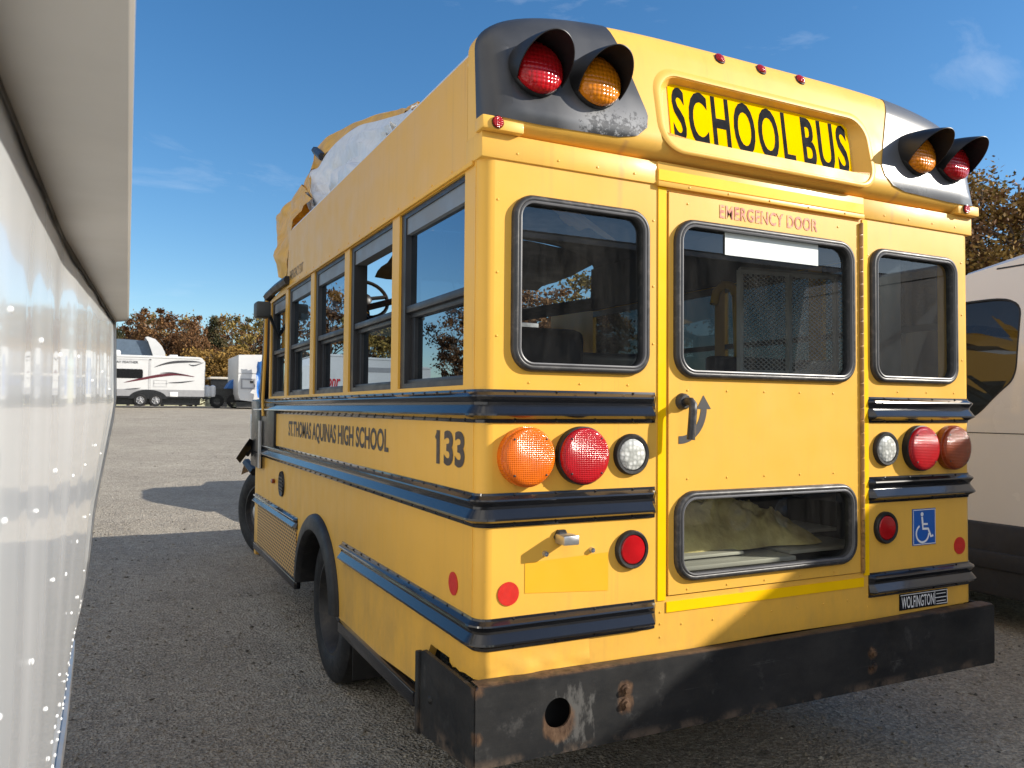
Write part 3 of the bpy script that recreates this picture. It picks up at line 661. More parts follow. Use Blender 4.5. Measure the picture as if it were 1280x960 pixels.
text('side_lettering', 'ST.THOMAS AQUINAS HIGH SCHOOL', brown_vinyl, bus, SIDE, -0.0012, 2.985, 0.905, 1.402, 1.515, 0.028)
text('bus_number', '133', brown_vinyl, bus, SIDE, -0.0012, 0.365, 0.115, 1.408, 1.527, 0.034)
B = MB(); B.ribbon([(0.374, 1.497), (0.352, 1.520)], 0.014, SIDE, -0.0013); B.out('bus_number', brown_vinyl, bus, None, fix=False)
text('exit_lettering', 'EMERGENCY EXIT', simple('ghost_lettering', (0.30, 0.20, 0.09), 0.6, var=0.4, vscale=40), bus, SIDE, -0.0012, 3.03, 2.62, 2.425, 2.485, 0.01)
# --- rear lamps
def round_lamp(name, x, z, rad, depth, lens, rim, y=0.0):
    B = MB(); B.lathe([(rad * 1.03, 0.0), (rad * 1.03, depth * 0.55), (rad * 0.985, depth * 0.60)], (x, y, z), (0, -1, 0), 40)
    b = B.out(name, rim, bus, 40)
    B = MB(); B.lathe([(rad * 0.985, depth * 0.35), (rad * 0.98, depth * 0.78), (rad * 0.93, depth * 0.90), (rad * 0.8, depth * 0.96), (rad * 0.4, depth * 1.0), (0.0005, depth * 1.01)], (x, y, z), (0, -1, 0), 40, False, True)
    B.out('lens', lens, b, 40)
    for k in range(4):
        a = R(45 + 90 * k); B = MB(); B.dome((x + rad * .86 * math.cos(a), y - depth * .92, z + rad * .86 * math.sin(a)), (0, -1, 0), 0.004, 0.004, 6); B.out('lens_screw', dark_metal, b)
    return b
ZT = 1.4505
round_lamp('turn_signal', 0.1545, ZT, 0.0925, 0.050, lens_amber, lens_amber); round_lamp('tail_lamp', 0.361, ZT, 0.0925, 0.048, lens_red, rubber)
round_lamp('turn_signal', W - 0.1545, ZT, 0.0925, 0.050, lens_shaded_amber, lens_shaded_amber); round_lamp('tail_lamp', W - 0.361, ZT, 0.0925, 0.048, lens_red, rubber)  # right turn signal takes the amber copy with shade in its colour
def grommet_lamp(name, x, z, rad, lens):
    B = MB(); B.lathe([(rad, 0.0), (rad, 0.012), (rad * .93, 0.018), (rad * .80, 0.017), (rad * .75, 0.010), (rad * .74, 0.0)], (x, 0, z), (0, -1, 0), 36); b = B.out(name, rubber, bus, 40)
    B = MB(); B.lathe([(rad * .755, 0.0), (rad * .75, 0.014), (rad * .70, 0.0175), (rad * .3, 0.020), (0.0005, 0.0205)], (x, 0, z), (0, -1, 0), 36, False, True); B.out('lens', lens, b, 40)
for x in (0.561, W - 0.561): grommet_lamp('reverse_lamp', x, ZT, 0.070, lens_white)
for x in (0.564, W - 0.564): grommet_lamp('brake_lamp', x, 1.13, 0.065, lens_plain)
for x in (0.102, 2.289): 
    B = MB(); B.plate(circ(x, 1.024, 0.037), [], -0.003, -0.0005, REAR); B.out('rear_reflector', red_refl, bus)
B = MB(); B.plate([(0.16, 1.02), (0.473, 1.0), (0.473, 1.127), (0.16, 1.115)], [], -0.0012, None, REAR); B.out('unfaded_paint_patch', fresh_yellow, bus, None, fix=False)
B = MB(); B.lathe([(0.026, 0), (0.026, 0.012), (0.02, 0.018)], (0.289, 0, 1.190), (0, -1, 0), 6, True, True); b_ = B.out('plate_lamp', dark_metal, bus, 30)
B = MB(); B.box(0.262, 0.318, -0.072, -0.012, 1.172, 1.202, 0.004); B.out('lamp_housing', alu, b_, 30)
for x in (0.232, 0.407):
    B = MB(); B.lathe([(0.0, 0.004), (0.006, 0.004), (0.008, 0.012), (0.010, 0.0)], (x, 0, 1.139), (0, -1, 0), 12); B.out('plate_bolt', alu, bus)
# wheelchair sign
sg = MB().box(1.984, 2.130, -0.003, -0.0005, 1.043, 1.195).out('wheelchair_sign', blue_sign, bus)
B = MB()
def ws(q): return [(1.984 + u_ * 0.146, 1.043 + v_ * 0.152) for u_, v_ in q]
T = -0.0042
B.ribbon(ws([(0.03, 0.03), (0.97, 0.03)]), 0.003, REAR, T); B.ribbon(ws([(0.03, 0.97), (0.97, 0.97)]), 0.003, REAR, T); B.ribbon(ws([(0.03, 0.02), (0.03, 0.98)]), 0.003, REAR, T); B.ribbon(ws([(0.97, 0.02), (0.97, 0.98)]), 0.003, REAR, T)
B.face([REAR(a, b, T) for a, b in circ(1.984 + .40 * .146, 1.043 + .85 * .152, 0.009, 16)])
B.ribbon(ws([(0.40, 0.78), (0.42, 0.60), (0.435, 0.45), (0.66, 0.44), (0.78, 0.22), (0.88, 0.25)]), 0.0105, REAR, T)
B.ribbon(ws([(0.43, 0.58), (0.64, 0.57)]), 0.008, REAR, T - 0.0003)
B.ribbon(ws([(0.41 + 0.27 * math.cos(R(t)), 0.32 + 0.24 * math.sin(R(t))) for t in range(118, 360, 12)]), 0.0085, REAR, T - 0.0004)
B.out('wheelchair_symbol', white_vinyl, sg, None, fix=False)
# dealer plate
dp = MB().box(1.900, 2.202, -0.004, -0.0005, 0.783, 0.850, 0.001).out('dealer_plate', letter_black, bus)
text('dealer_lettering', 'WOLFINGTON', white_vinyl, dp, REAR, -0.0052, 1.910, 2.112, 0.790, 0.838, 0.01)
B = MB()
for q in ([(1.904, 0.845), (2.198, 0.845)], [(2.118, 0.788), (2.118, 0.845)], [(2.198, 0.788), (2.198, 0.845)], [(2.118, 0.816), (2.198, 0.816)], [(2.128, 0.832), (2.188, 0.832)], [(2.128, 0.801), (2.188, 0.801)], [(2.128, 0.790), (2.198, 0.790)]): B.ribbon(q, 0.0035, REAR, -0.0053)
B.out('dealer_border', white_vinyl, dp, None, fix=False)

# --- rear bumper
B = MB()
hole = circ(0.247, 0.655, 0.047)
BX0, BX1, BY, BZ0, BZ1 = -0.035, 2.425, -0.065, 0.530, 0.772
B.plate([(BX0 + .008, BZ0), (BX1 - .008, BZ0 - .01), (BX1, BZ0), (BX1, BZ1 - .008), (BX1 - .01, BZ1), (1.2, BZ1 - 0.004), (BX0 + .01, BZ1), (BX0, BZ1 - .01), (BX0, BZ0 + .01)], [hole], BY, BY + 0.008, REAR)
B.loft([[(BX0 + .01, BY, BZ1), (1.2, BY, BZ1 - .004), (BX1 - .01, BY, BZ1)], [(BX0 + .01, BY + .008, BZ1 + .003), (1.2, BY + .008, BZ1 - .001), (BX1 - .01, BY + .008, BZ1 + .003)], [(BX0 + .01, -0.008, BZ1 + .003), (1.2, -0.012, BZ1 - 0.006), (BX1 - .01, -0.008, BZ1 + .003)]], closed=False)
B.loft([[(BX0 + .01, BY, BZ0), (BX1 - .01, BY, BZ0 - .01)], [(BX0 + .01, 0.02, BZ0), (BX1 - .01, 0.02, BZ0 - .01)]], closed=False)
bp = B.out('rear_bumper', bumper_m, bus, 30)
B = MB(); B.plate([(BY + .003, BZ0 - .004), (0.395, 0.478), (0.41, 0.49), (0.41, 0.748), (0.37, 0.768), (BY + .006, BZ1 - .006)], [], BX0 - .003, BX0 + .010, SIDE)
B.box(BX0 - .012, BX0 + .012, 0.40, 0.432, 0.47, 0.752, 0.004); B.dome((BX0 - .003, 0.30, 0.62), (-1, 0, 0), 0.014, 0.010, 10)
B.out('bumper_end', bumper_m, bp, 30)
MB().box(BX1 - .010, BX1 + .004, BY + .003, 0.41, 0.532, 0.766, 0.003).out('bumper_end', bumper_m, bp, 30)
for x, z in ((0.50, 0.69), (0.50, 0.645), (1.66, 0.66), (1.66, 0.61)):
    B = MB(); B.lathe([(0.019, 0.0), (0.018, 0.006), (0.011, 0.007), (0.010, 0.016), (0.0, 0.017)], (x, BY, z), (0, -1, 0), 12); B.out('bumper_bolt', bumper_m, bp, 40)
B = MB(); B.box(0.05, 2.3, 0.03, 0.10, 0.56, 0.76); B.out('chassis_crossmember', dark_metal, bus)
for x in (0.45, 1.78): MB().box(x, x + .15, 0.1, 4.2, 0.62, 0.74).out('chassis_rail', dark_metal, bus)

# --- roof cap at the rear
ZC = 2.752; HC = 0.20; XC = W / 2
def crown(x):
    t = abs(x - XC) / XC; return ZC + HC * max(0.0, 1 - t ** 4) ** (1 / 2.15)
def cap_outline(zb, n=56):
    pts = [(0.0, zb), (0.0, 2.56), (0.0, 2.65), (0.0, ZC)]
    for k in range(1, n):
        a = math.pi * k / n; x = XC - XC * math.cos(a) ; x = XC - XC * math.copysign(abs(math.cos(a)) ** 0.8, math.cos(a)); pts.append((x, crown(x)))
    pts += [(W, ZC), (W, 2.65), (W, 2.56), (W, zb)]
    m_ = 18
    pts += [(W - W * k / m_, zb) for k in range(1, m_)]
    return pts
def inset(pts, d):
    n = len(pts); out = []
    for i in range(n):
        p0, p1, p2 = Vector(pts[i - 1]), Vector(pts[i]), Vector(pts[(i + 1) % n])
        d1 = (p1 - p0).normalized(); d2 = (p2 - p1).normalized()
        n1 = Vector((d1.y, -d1.x)); n2 = Vector((d2.y, -d2.x)); nn = (n1 + n2)
        nn = nn / max(0.35, nn.length_squared / 2) if nn.length > 0.01 else n1
        out.append((p1.x + nn.x * d, p1.y + nn.y * d))
    return out
oc = cap_outline(2.468)
CAPR = [(0.12, 0.0), (0.09, 0.0), (0.06, 0.0), (0.02, 0.004), (-0.012, 0.016), (-0.036, 0.036), (-0.048, 0.062), (-0.052, 0.085)]
capY = -0.052
lps = [[(a, y, b) for a, b in inset(oc, d)] for y, d in CAPR]
B = MB(); B.loft(lps)
rec_o = rr(XC - 0.515, XC + 0.515, 2.512, 2.786, 0.085, 8); rec_i = rr(XC - 0.475, XC + 0.475, 2.530, 2.776, 0.065, 8)
inner = inset(oc, 0.085)
es = []
for lp in (inner, rec_o):
    vs = [B.bm.verts.new((a, capY, b)) for a, b in lp]; es += [B.bm.edges.new((vs[i], vs[(i + 1) % len(vs)])) for i in range(len(vs))]
bmesh.ops.triangle_fill(B.bm, use_beauty=True, edges=es)
B.loft([[REAR(a, b, capY) for a, b in rec_o], [REAR(a, b, capY + 0.012) for a, b in rr(XC - .507, XC + .507, 2.517, 2.784, .08, 8)], [REAR(a, b, 0.0) for a, b in rec_i]])
B.plate(rec_i, [], 0.0, None, REAR)
# raised bead round the sign recess
rings = []
for off, yy in ((0.030, 0.0), (0.022, -0.004), (0.012, -0.006), (0.004, -0.005), (0.0, 0.002)):
    rings.append([REAR(a, b, capY + yy) for a, b in rr(XC - .515 - off, XC + .515 + off, 2.512 - off * .6, 2.786 + off, 0.085 + off * .6, 8)])
B.loft(rings)
cap = B.out('roof_cap', yellow_fiber, bus, 40)
# warning lamp panels: the cap's own skin cut to the black outline, 3 mm proud
def pod(left):
    B = MB(); B.loft(lps); vs = [B.bm.verts.new((a, capY, b)) for a, b in inner]
    B.bm.faces.new(vs); bmesh.ops.triangulate(B.bm, faces=[f for f in B.bm.faces if len(f.verts) > 4])
    bmesh.ops.remove_doubles(B.bm, verts=B.bm.verts, dist=1e-5)
    sgn = 1 if left else -1; mx_ = lambda x: x if left else W - x
    poly = [(-0.3, 2.512), (0.20, 2.507), (0.48, 2.515), (0.555, 2.530), (0.597, 2.565), (0.606, 2.61), (0.592, 2.67), (0.50, 2.90), (0.44, 3.06), (-0.3, 3.06)]
    for (a, b), (c_, d) in zip(poly, poly[1:]):
        p0 = Vector((mx_(a), 0, b)); n_ = Vector(((d - b) * sgn, 0, -(c_ - a)))
        bmesh.ops.bisect_plane(B.bm, geom=B.bm.verts[:] + B.bm.edges[:] + B.bm.faces[:], plane_co=p0, plane_no=n_, clear_outer=True, dist=1e-6)
    bmesh.ops.bisect_plane(B.bm, geom=B.bm.verts[:] + B.bm.edges[:] + B.bm.faces[:], plane_co=(0, 0.045, 0), plane_no=(0, 1, 0), clear_outer=True, dist=1e-6)
    bmesh.ops.recalc_face_normals(B.bm, faces=B.bm.faces); B.bm.normal_update()
    # face outwards
    cen = Vector((XC, 0.5, 2.6)); f0 = max(B.bm.faces, key=lambda f: f.calc_area())
    if f0.normal.dot(f0.calc_center_median() - cen) < 0: bmesh.ops.reverse_faces(B.bm, faces=B.bm.faces)
    B.bm.normal_update()
    nv = {v: v.normal.copy() for v in B.bm.verts}
    for v in B.bm.verts: v.co += nv[v] * 0.0035
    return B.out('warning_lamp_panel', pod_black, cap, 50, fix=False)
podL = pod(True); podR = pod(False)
def warning_lamp(x, z, lens, parent):
    y = capY - 0.003
    B = MB(); B.lathe([(0.092, 0.0), (0.092, 0.014), (0.089, 0.020), (0.084, 0.020)], (x, y, z), (0, -1, 0), 40); b = B.out('warning_lamp', hood_black, parent, 40)
    B = MB(); B.lathe([(0.087, 0.01), (0.086, 0.034), (0.082, 0.044), (0.067, 0.054), (0.043, 0.060), (0.02, 0.063), (0.0005, 0.0635)], (x, y, z), (0, -1, 0), 44, False, True); B.out('lens', lens, b, 50)
    B = MB(); n = 44; ringsO, ringsI = [], []
    for j in range(11):
        q = j / 10.0; ro, ri = [], []
        for k in range(n + 1):
            a = R(-24 + 228 * k / n)
            Ln = 0.014 + 0.160 * max(0.0, math.sin(R(2 + 176 * k / n))) ** 1.1
            rad = 0.093 - 0.004 * q - 0.004 * q * q; dz = -0.020 * q * q
            for lst, rd in ((ro, rad), (ri, rad - 0.003)): lst.append((x + rd * math.cos(a) * (1 + .05 * q), y - 0.008 - Ln * q, z + rd * math.sin(a) + dz))
        ringsO.append(ro); ringsI.append(ri)
    B.loft(ringsO, closed=False); B.loft(ringsI, closed=False); B.loft([ringsO[-1], ringsI[-1]], closed=False); B.loft([ringsO[0], ringsI[0]], closed=False)
    B.loft([[r_[0] for r_ in ringsO], [r_[0] for r_ in ringsI]], closed=False); B.loft([[r_[-1] for r_ in ringsO], [r_[-1] for r_ in ringsI]], closed=False)
    B.out('lamp_hood', hood_black, b, 40)
# sub-parts hang from the cap so that the chain stays thing > part > sub-part
def warning_set(xr, xa):
    for x, lens in ((xr, lens_warn_red), (xa, lens_warn_amber)): warning_lamp(x, 2.686, lens, bus)
warning_set(0.172, 0.394); warning_set(W - 0.172, W - 0.394)
sp = MB().box(0.738, 1.650, -0.0035, -0.0005, 2.545, 2.774).out('school_bus_sign', sign_yellow, bus)
text('sign_lettering', 'SCHOOL', letter_black, sp, REAR, -0.0048, 0.752, 1.340, 2.554, 2.765, 0.023, 0, 1.16)
text('sign_lettering', 'BUS', letter_black, sp, REAR, -0.0048, 1.384, 1.636, 2.554, 2.765, 0.023, 0, 1.16)
for x in (0.985, XC, W - 0.985):
    B = MB(); B.lathe([(0.024, 0.0), (0.024, 0.006), (0.020, 0.008)], (x, -0.036, 2.912), (0, -1, 0.6), 20); b_ = B.out('clearance_lamp', dark_metal, bus, 40)
    B = MB(); B.lathe([(0.021, 0.004), (0.020, 0.014), (0.012, 0.021), (0.0005, 0.023)], (x, -0.036, 2.912), (0, -1, 0.6), 20, False, True); B.out('lens', lens_red, b_, 40)
# recessed corner marker lamps
for x in (0.055, W - 0.055):
    B = MB(); B.box(x - 0.07, x + 0.075, -0.034, 0.03, 2.468, 2.512, 0.006); B.out('marker_lamp_recess', yellow_fiber, cap, 30)
    B = MB(); B.lathe([(0.020, 0.0), (0.020, 0.006)], (x - 0.02, -0.034, 2.490), (0, -1, 0), 20); b_ = B.out('marker_lamp', dark_metal, bus, 40)
    B = MB(); B.lathe([(0.019, 0.002), (0.017, 0.010), (0.0005, 0.013)], (x - 0.02, -0.034, 2.490), (0, -1, 0), 20, False, True); B.out('lens', lens_red, b_, 40)

# the cap's rear face leans forward towards the top: shear everything that sits on it
def lean(o):
    for v in o.data.vertices:
        q = wloc(o); y = v.co.y; wt = max(0.0, min(1.0, (0.10 - y) / 0.15)); v.co.y = y + 0.20 * max(0.0, v.co.z - 2.5) * wt
def tree_of(o): return [o] + [c for ch in o.children for c in tree_of(ch)]
for o in list(bus.children):
    if o.name.split('.')[0] in ('roof_cap', 'warning_lamp', 'school_bus_sign', 'clearance_lamp'):
        for c in tree_of(o): lean(c)

# --- roof skin, torn and crumpled at the front
B = MB(); rings = []
xs = [XC - XC * math.copysign(abs(math.cos(math.pi * k / 56)) ** 0.8, math.cos(math.pi * k / 56)) for k in range(57)]
for y in [0.115, 0.8, 1.3, 1.8, 2.2, 2.6, 3.06]:
    rings.append([(x, y, crown(x) - 0.034) for x in xs])
B.loft(rings, closed=False)
B.loft([[(x, 0.115, crown(x) - 0.03) for x in xs], [(x, 3.04, crown(x) - 0.03) for x in xs]], closed=False)
B.out('roof', roof_white, bus, 40)
B = MB(); rings = []
for y in (0.04, 3.05): rings.append([(0.03 + (x / W) * (W - 0.06), y, crown(x) - 0.075) for x in xs])
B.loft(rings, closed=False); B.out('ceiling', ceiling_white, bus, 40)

def catm(P, n):
    out = []
    for i in range(len(P) - 1):
        p0, p1, p2, p3 = [Vector(P[max(0, min(len(P) - 1, j))]) for j in (i - 1, i, i + 1, i + 2)]
        for k in range(n):
            t = k / n; out.append(0.5 * ((2 * p1) + (-p0 + p2) * t + (2 * p0 - 5 * p1 + 4 * p2 - p3) * t * t + (-p0 + 3 * p1 - 3 * p2 + p3) * t ** 3))
    out.append(Vector(P[-1])); return out
CAM = Vector((-1.01547, -2.25202, 1.6))
def atx(u, v, X):
    d = _f + _r * ((u - 640) / 998.466) - _u * ((v - 480) / 998.466); return CAM + d * ((X - CAM.x) / d.x)
# boundary between the buckled white skin and its yellow edge, then the ridge of the yellow edge
wb = catm([atx(u, v, x) for u, v, x in ((522, 128, .20), (509, 139, .34), (500, 143, .40), (472, 151, .50), (447, 158, .55), (424, 175, .55), (407.5, 193, .52), (398, 209, .48), (389, 213, .42), (386, 223, .36), (388.5, 237, .28), (391, 249, .20))], 10)
base = catm([Vector((0.06 + 0.02 * k, 1.25 + (3.45 - 1.25) * k / 11.0, 2.76)) for k in range(12)], 10)
B = MB(); rings = []
for j in range(29):
    q = j / 28.0; row = []
    for i, (a, b) in enumerate(zip(base, wb)):
        p = a.lerp(b, q); s = i / len(wb)
        amp = 0.13 * math.sin(math.pi * q)
        d = mnoise.noise(Vector((s * 5.0, q * 3.2, 0.3))) + 1.3 * abs(mnoise.noise(Vector((s * 4 + q * 3, q * 5 - s * 2, 2.2)))) + 0.5 * abs(mnoise.noise(Vector((s * 13 - q * 4, q * 9, 6.2)))) - 0.6
        p = p + Vector((-0.8, -0.4, 0.45)) * amp * d; row.append(p)
    rings.append(row)
B.loft(rings, closed=False); B.out('buckled_roof_skin', roof_white, bus, 60)
ridge = catm([atx(u, v, x) for u, v, x in ((522, 126, .24), (509, 135, .40), (500, 136.5, .48), (480, 140.5, .60), (452, 150, .68), (431, 159, .70), (410, 171, .68), (394, 186, .64), (393, 195, .60), (394, 206, .54), (388, 214, .47), (379, 231, .42))], 10)
B = MB(); rings = []
for j in range(6):
    q = j / 5.0; row = []
    for i, (a, b) in enumerate(zip(wb, ridge)):
        s = i / len(wb); p = a.lerp(b, q); d = mnoise.noise(Vector((s * 14, q * 2, 9.3)))
        row.append(p + Vector((-0.3, -0.2, 0.3)) * 0.075 * d * math.sin(math.pi * (0.2 + 0.65 * q)) )
    rings.append(row)
for dx, dz in ((0.10, 0.0), (0.35, -0.10), (0.75, -0.28), (1.25, -0.50)):     # far slope down to the right-hand side
    rings.append([b + Vector((dx, 0.15 * dx, dz + 0.05 * mnoise.noise(Vector((i * .2, dx * 4, 1))))) for i, b in enumerate(ridge)])
B.loft(rings, closed=False); B.out('torn_roof_cap_edge', torn_yellow, bus, 60)
# lower hanging flap of the torn cap
F = [((391, 249, .10), (379, 231, .45)), ((382, 258, .08), (368, 247, .40)), ((374, 270, .05), (360, 262, .30)), ((368, 281, .03), (346, 270, .22)), ((364, 292, .0), (345, 286, .16)), ((362, 312, -.02), (346, 304, .12)), ((361, 332, -.02), (345, 326, .10)), ((358, 350, -.02), (347, 346, .08))]
A_ = catm([atx(*a) if a[2] > 0.02 or True else None for a, b in [( (u, v, max(x, 0.012)), None) for (u, v, x), _ in F]], 4)
B_ = catm([atx(*b) for a, b in F], 4)
B = MB(); rings = []
for j in range(17):
    q = j / 16.0
    rings.append([a.lerp(b, q) + Vector((-0.5, -0.2, 0.1)) * (0.16 * mnoise.noise(Vector((i * 0.13, q * 2.2, 4.4))) + 0.12 * abs(mnoise.noise(Vector((i * .24, q * 3.5, 1.4))))) * math.sin(math.pi * (0.1 + 0.8 * q)) for i, (a, b) in enumerate(zip(A_, B_))])
rings.append([b + Vector((0.25, 0.2, -0.05)) for b in B_]); rings.append([b + Vector((0.8, 0.3, -0.2)) for b in B_])
B.loft(rings, closed=False); B.out('hanging_cap_flap', torn_yellow, bus, 60)
B = MB(); p0 = atx(394, 188, .55); p1 = atx(403, 196, .50); B.tube([p0, p1], 0.035, 6); B.out('torn_bracket', dark_metal, bus)

B = MB(); rings = []
for j in range(9):
    y = 3.02 + 0.98 * j / 8; rings.append([(x, y + 0.10 * mnoise.noise(Vector((x * 3, j * .4, 7))), (crown(x) - 0.09) * (1 - j / 8) + 2.66 * (j / 8) + 0.03 * mnoise.noise(Vector((x * 2.5, j * .5, 1)))) for x in np.linspace(0.85, 2.34, 16)])
B.loft(rings, closed=False); B.out('torn_ceiling_panel', ceiling_white, bus, 60)
MB().box(1.45, 2.33, 3.92, 3.96, 0.95, 2.36, 0.01).out('front_bulkhead', seat_m, bus, 30)
B = MB(); B.tube([(1.5, 3.9, 2.30), (2.3, 3.0, 2.42)], 0.05, 8); B.out('fallen_roof_beam', interior_grey, bus, 40)
# --- front end of the body: crushed rail, dark post, black transition panel
B = MB(); q0, q1, q2 = atx(360, 350, -0.01), atx(346, 360, -0.01), atx(334, 371, -0.01)
B.tube([q0 + Vector((0, 0, .0)), q1, q2], 0.03, 6); B.tube([q2, q2 + Vector((0.5, 0.25, -0.1)), q2 + Vector((1.3, 0.4, 0.15))], 0.03, 6)
B.out('crushed_roof_rail', dark_metal, bus)
B = MB(); B.tube([atx(338, 372, .02), atx(336, 430, .02), atx(331, 500, .02)], 0.045, 6); B.tube([atx(334, 372, .0), atx(333, 430, .0), atx(328, 515, .0)], 0.016, 6); B.out('front_post', dark_metal, bus)
B = MB(); B.tube([atx(333.5, 376, -.03), atx(331.5, 440, -.03), atx(328.5, 500, -.03), atx(329, 520, -.03)], 0.012, 6); B.out('bent_trim_strip', yellow, bus)
B = MB(); B.box(-0.018, 0.05, 3.42, 4.27, 1.30, 1.66, 0.01); B.box(-0.03, 0.06, 3.95, 4.34, 1.14, 1.66, 0.015); B.out('cab_transition_panel', truck_black, bus, 30)
B = MB(); B.box(-0.040, -0.028, 3.86, 3.93, 1.15, 1.50); B.out('silver_bracket', alu, bus)
# mirror head
B = MB(); c0 = atx(328, 386, -.10)
B.box(c0.x - 0.045, c0.x + 0.055, c0.y - 0.03, c0.y + 0.10, c0.z - 0.06, c0.z + 0.05, 0.015)
mr_ = B.out('cab_mirror', simple('mirror_grey_plastic', (0.06, 0.065, 0.065), 0.5), bus, 30)
B = MB(); B.tube([c0 + Vector((0.06, 0.05, -0.04)), c0 + Vector((0.2, 0.2, -0.3))], 0.012, 6); B.out('mirror_arm', dark_metal, mr_)

# --- cab and crumpled front
B = MB()
prof = [(4.4, 0.75), (4.4, 1.50), (4.95, 1.50), (5.2, 1.36), (5.6, 1.20), (5.95, 1.02), (6.1, 0.90), (6.1, 0.72)]
rings = []
for x, k in ((0.42, 0.90), (0.55, 0.97), (1.19, 1.0), (1.85, 0.97), (2.02, 0.9)): rings.append([(x + 0.03 * mnoise.noise(Vector((x, y, 3))), y, 0.72 + (z - 0.72) * k + 0.04 * mnoise.noise(Vector((x * 2, y * 2, 0)))) for y, z in prof])
B.loft(rings, closed=False, cap0=True, cap1=True); B.out('cab_hood', yellow, bus, 40)
B = MB(); B.box(0.30, 2.1, 4.9, 5.2, 1.25, 1.72, 0.06); B.out('dashboard', dark_metal, bus, 40)
B = MB(); pts = []
sc = Vector((0.98, 4.72, 2.02)); sc = CAM + (_f + _r * ((457 - 640) / 998.466) - _u * ((374 - 480) / 998.466)) * 6.75
tl = Vector((0.1, -0.85, 0.5)).normalized(); aa = Vector((1, 0, 0)); bb = tl.cross(aa)
ring = [sc + (aa * math.cos(t) + bb * math.sin(t)) * 0.19 for t in [2 * math.pi * k / 28 for k in range(29)]]
B.tube(ring, 0.016, 8)
for a in (0.2, 2.9, 4.7): B.tube([sc, sc + (aa * math.cos(a) + bb * math.sin(a)) * 0.185], 0.018, 6)
B.lathe([(0.05, -0.02), (0.055, 0.01), (0.03, 0.03)], sc, tl, 16, True, True)
B.tube([sc, sc - tl * 0.75], 0.03, 8); B.out('steering_wheel', hood_black, bus, 40)
B = MB(); B.box(0.40, 0.86, 3.75, 3.92, 1.45, 2.12, 0.06); B.box(0.40, 0.86, 3.85, 4.35, 1.32, 1.47, 0.05); B.box(0.5, 0.76, 3.73, 3.86, 2.10, 2.32, 0.04); B.out('driver_seat', seat_m, bus, 40)
B = MB(); B.box(0.16, 0.40, 5.0, 5.6, 0.98, 1.08, 0.03)
fp = catm([(0.36, 4.75, 0.98), (0.26, 4.95, 1.06), (0.16, 5.25, 1.12), (0.10, 5.6, 1.04), (0.12, 5.95, 0.92)], 5)
B.loft([[p + Vector((0.0, 0.0, 0.02 * math.sin(i))) for i, p in enumerate(fp)], [p + Vector((0.16, 0.02, 0.08)) for p in fp], [p + Vector((0.34, 0.02, 0.02)) for p in fp]], closed=False)
B.out('crumpled_front_fender', yellow, bus, 50)
B = MB(); a0 = atx(319, 540, -.02); 
B.loft([[atx(312, 548, -.06), atx(302, 562, -.10), atx(295, 573, -.14)], [atx(319, 552, .0), atx(310, 566, -.04), atx(300, 579, -.10)]], closed=False)
B.tube([atx(317, 556, 0.0), atx(308, 569, -.05)], 0.02, 6); B.tube([atx(308, 578, 0.0), atx(318, 590, 0.03)], 0.035, 6); B.out('torn_fender_bracket', dark_metal, bus, 50)
B = MB(); B.loft([[atx(313, 518, -.02), atx(317, 518, .0)], [atx(313, 548, -.02), atx(318, 550, 0)]], closed=False); B.out('bent_door_strip', alu, bus, None)

# --- wheels
def wheel(center, axis_deg, rad, width, deep, outer_sign=-1, hub=False):
    ctr = Vector(center); ax = Vector((-math.cos(R(axis_deg)), -math.sin(R(axis_deg)), 0))
    B = MB(); h = width / 2
    B.lathe([(rad * .62, h * .86), (rad * .68, h * .98), (rad * .82, h * 1.02), (rad * .93, h * .93), (rad * .985, h * .78), (rad, h * .5), (rad, 0), (rad, -h * .5), (rad * .985, -h * .78), (rad * .93, -h * .93), (rad * .8, -h), (rad * .62, -h * .86)], ctr, ax, 56)
    for k in range(56):
        for off in (-0.55, 0.0, 0.55):
            pass
    t = B.out('wheel', tyre_m, bus, 35)
    B = MB(); d = -h * 0.45 if deep else h * .35
    B.lathe([(rad * .635, h * .9), (rad * .60, h * .92), (rad * .57, h * .6), (rad * .53, d + .03), (rad * .44, d), (rad * .30, d + 0.015), (rad * .22, d + .05), (rad * .2, d + .11 if deep else d + .06), (0.001, d + .115 if deep else d + .07)], ctr, ax, 40, False, True)
    a = ax.cross(Vector((0, 0, 1))).normalized(); b = Vector((0, 0, 1))
    for k in range(8):
        t_ = 2 * math.pi * k / 8; c_ = ctr + ax * (d + 0.012) + (a * math.cos(t_) + b * math.sin(t_)) * rad * .33; B.lathe([(0.016, 0), (0.016, 0.03), (0.008, 0.034)], c_, ax, 6, False, True)
    B.out('rim', alu if hub else steel, t, 35)
    return t
wheel((0.165, 2.10, 0.520), 0, 0.40, 0.225, True); wheel((0.44, 2.10, 0.520), 0, 0.40, 0.225, False)
wheel((W - 0.165, 2.10, 0.520), 0, 0.40, 0.225, True); wheel((W - 0.44, 2.10, 0.520), 0, 0.40, 0.225, False)
wh_ = wheel((0.315, 5.42, 0.635), 22, 0.40, 0.235, False)
B = MB(); B.lathe([(0.10, 0.05), (0.10, 0.11), (0.075, 0.135), (0.04, 0.15), (0.001, 0.152)], (0.315, 5.42, 0.635), (-math.cos(R(22)), -math.sin(R(22)), 0), 24, False, True); B.out('hub', alu, wh_, 40); wheel((W - 0.42, 5.42, 0.635), 27, 0.40, 0.235, False, hub=True)
B = MB(); B.box(0.06, 0.52, 1.615, 1.625, 0.27, 0.62, 0.003); B.out('mud_flap', rubber, bus)
MB().box(W - 0.52, W - 0.06, 1.615, 1.625, 0.27, 0.62, 0.003).out('mud_flap', rubber, bus)
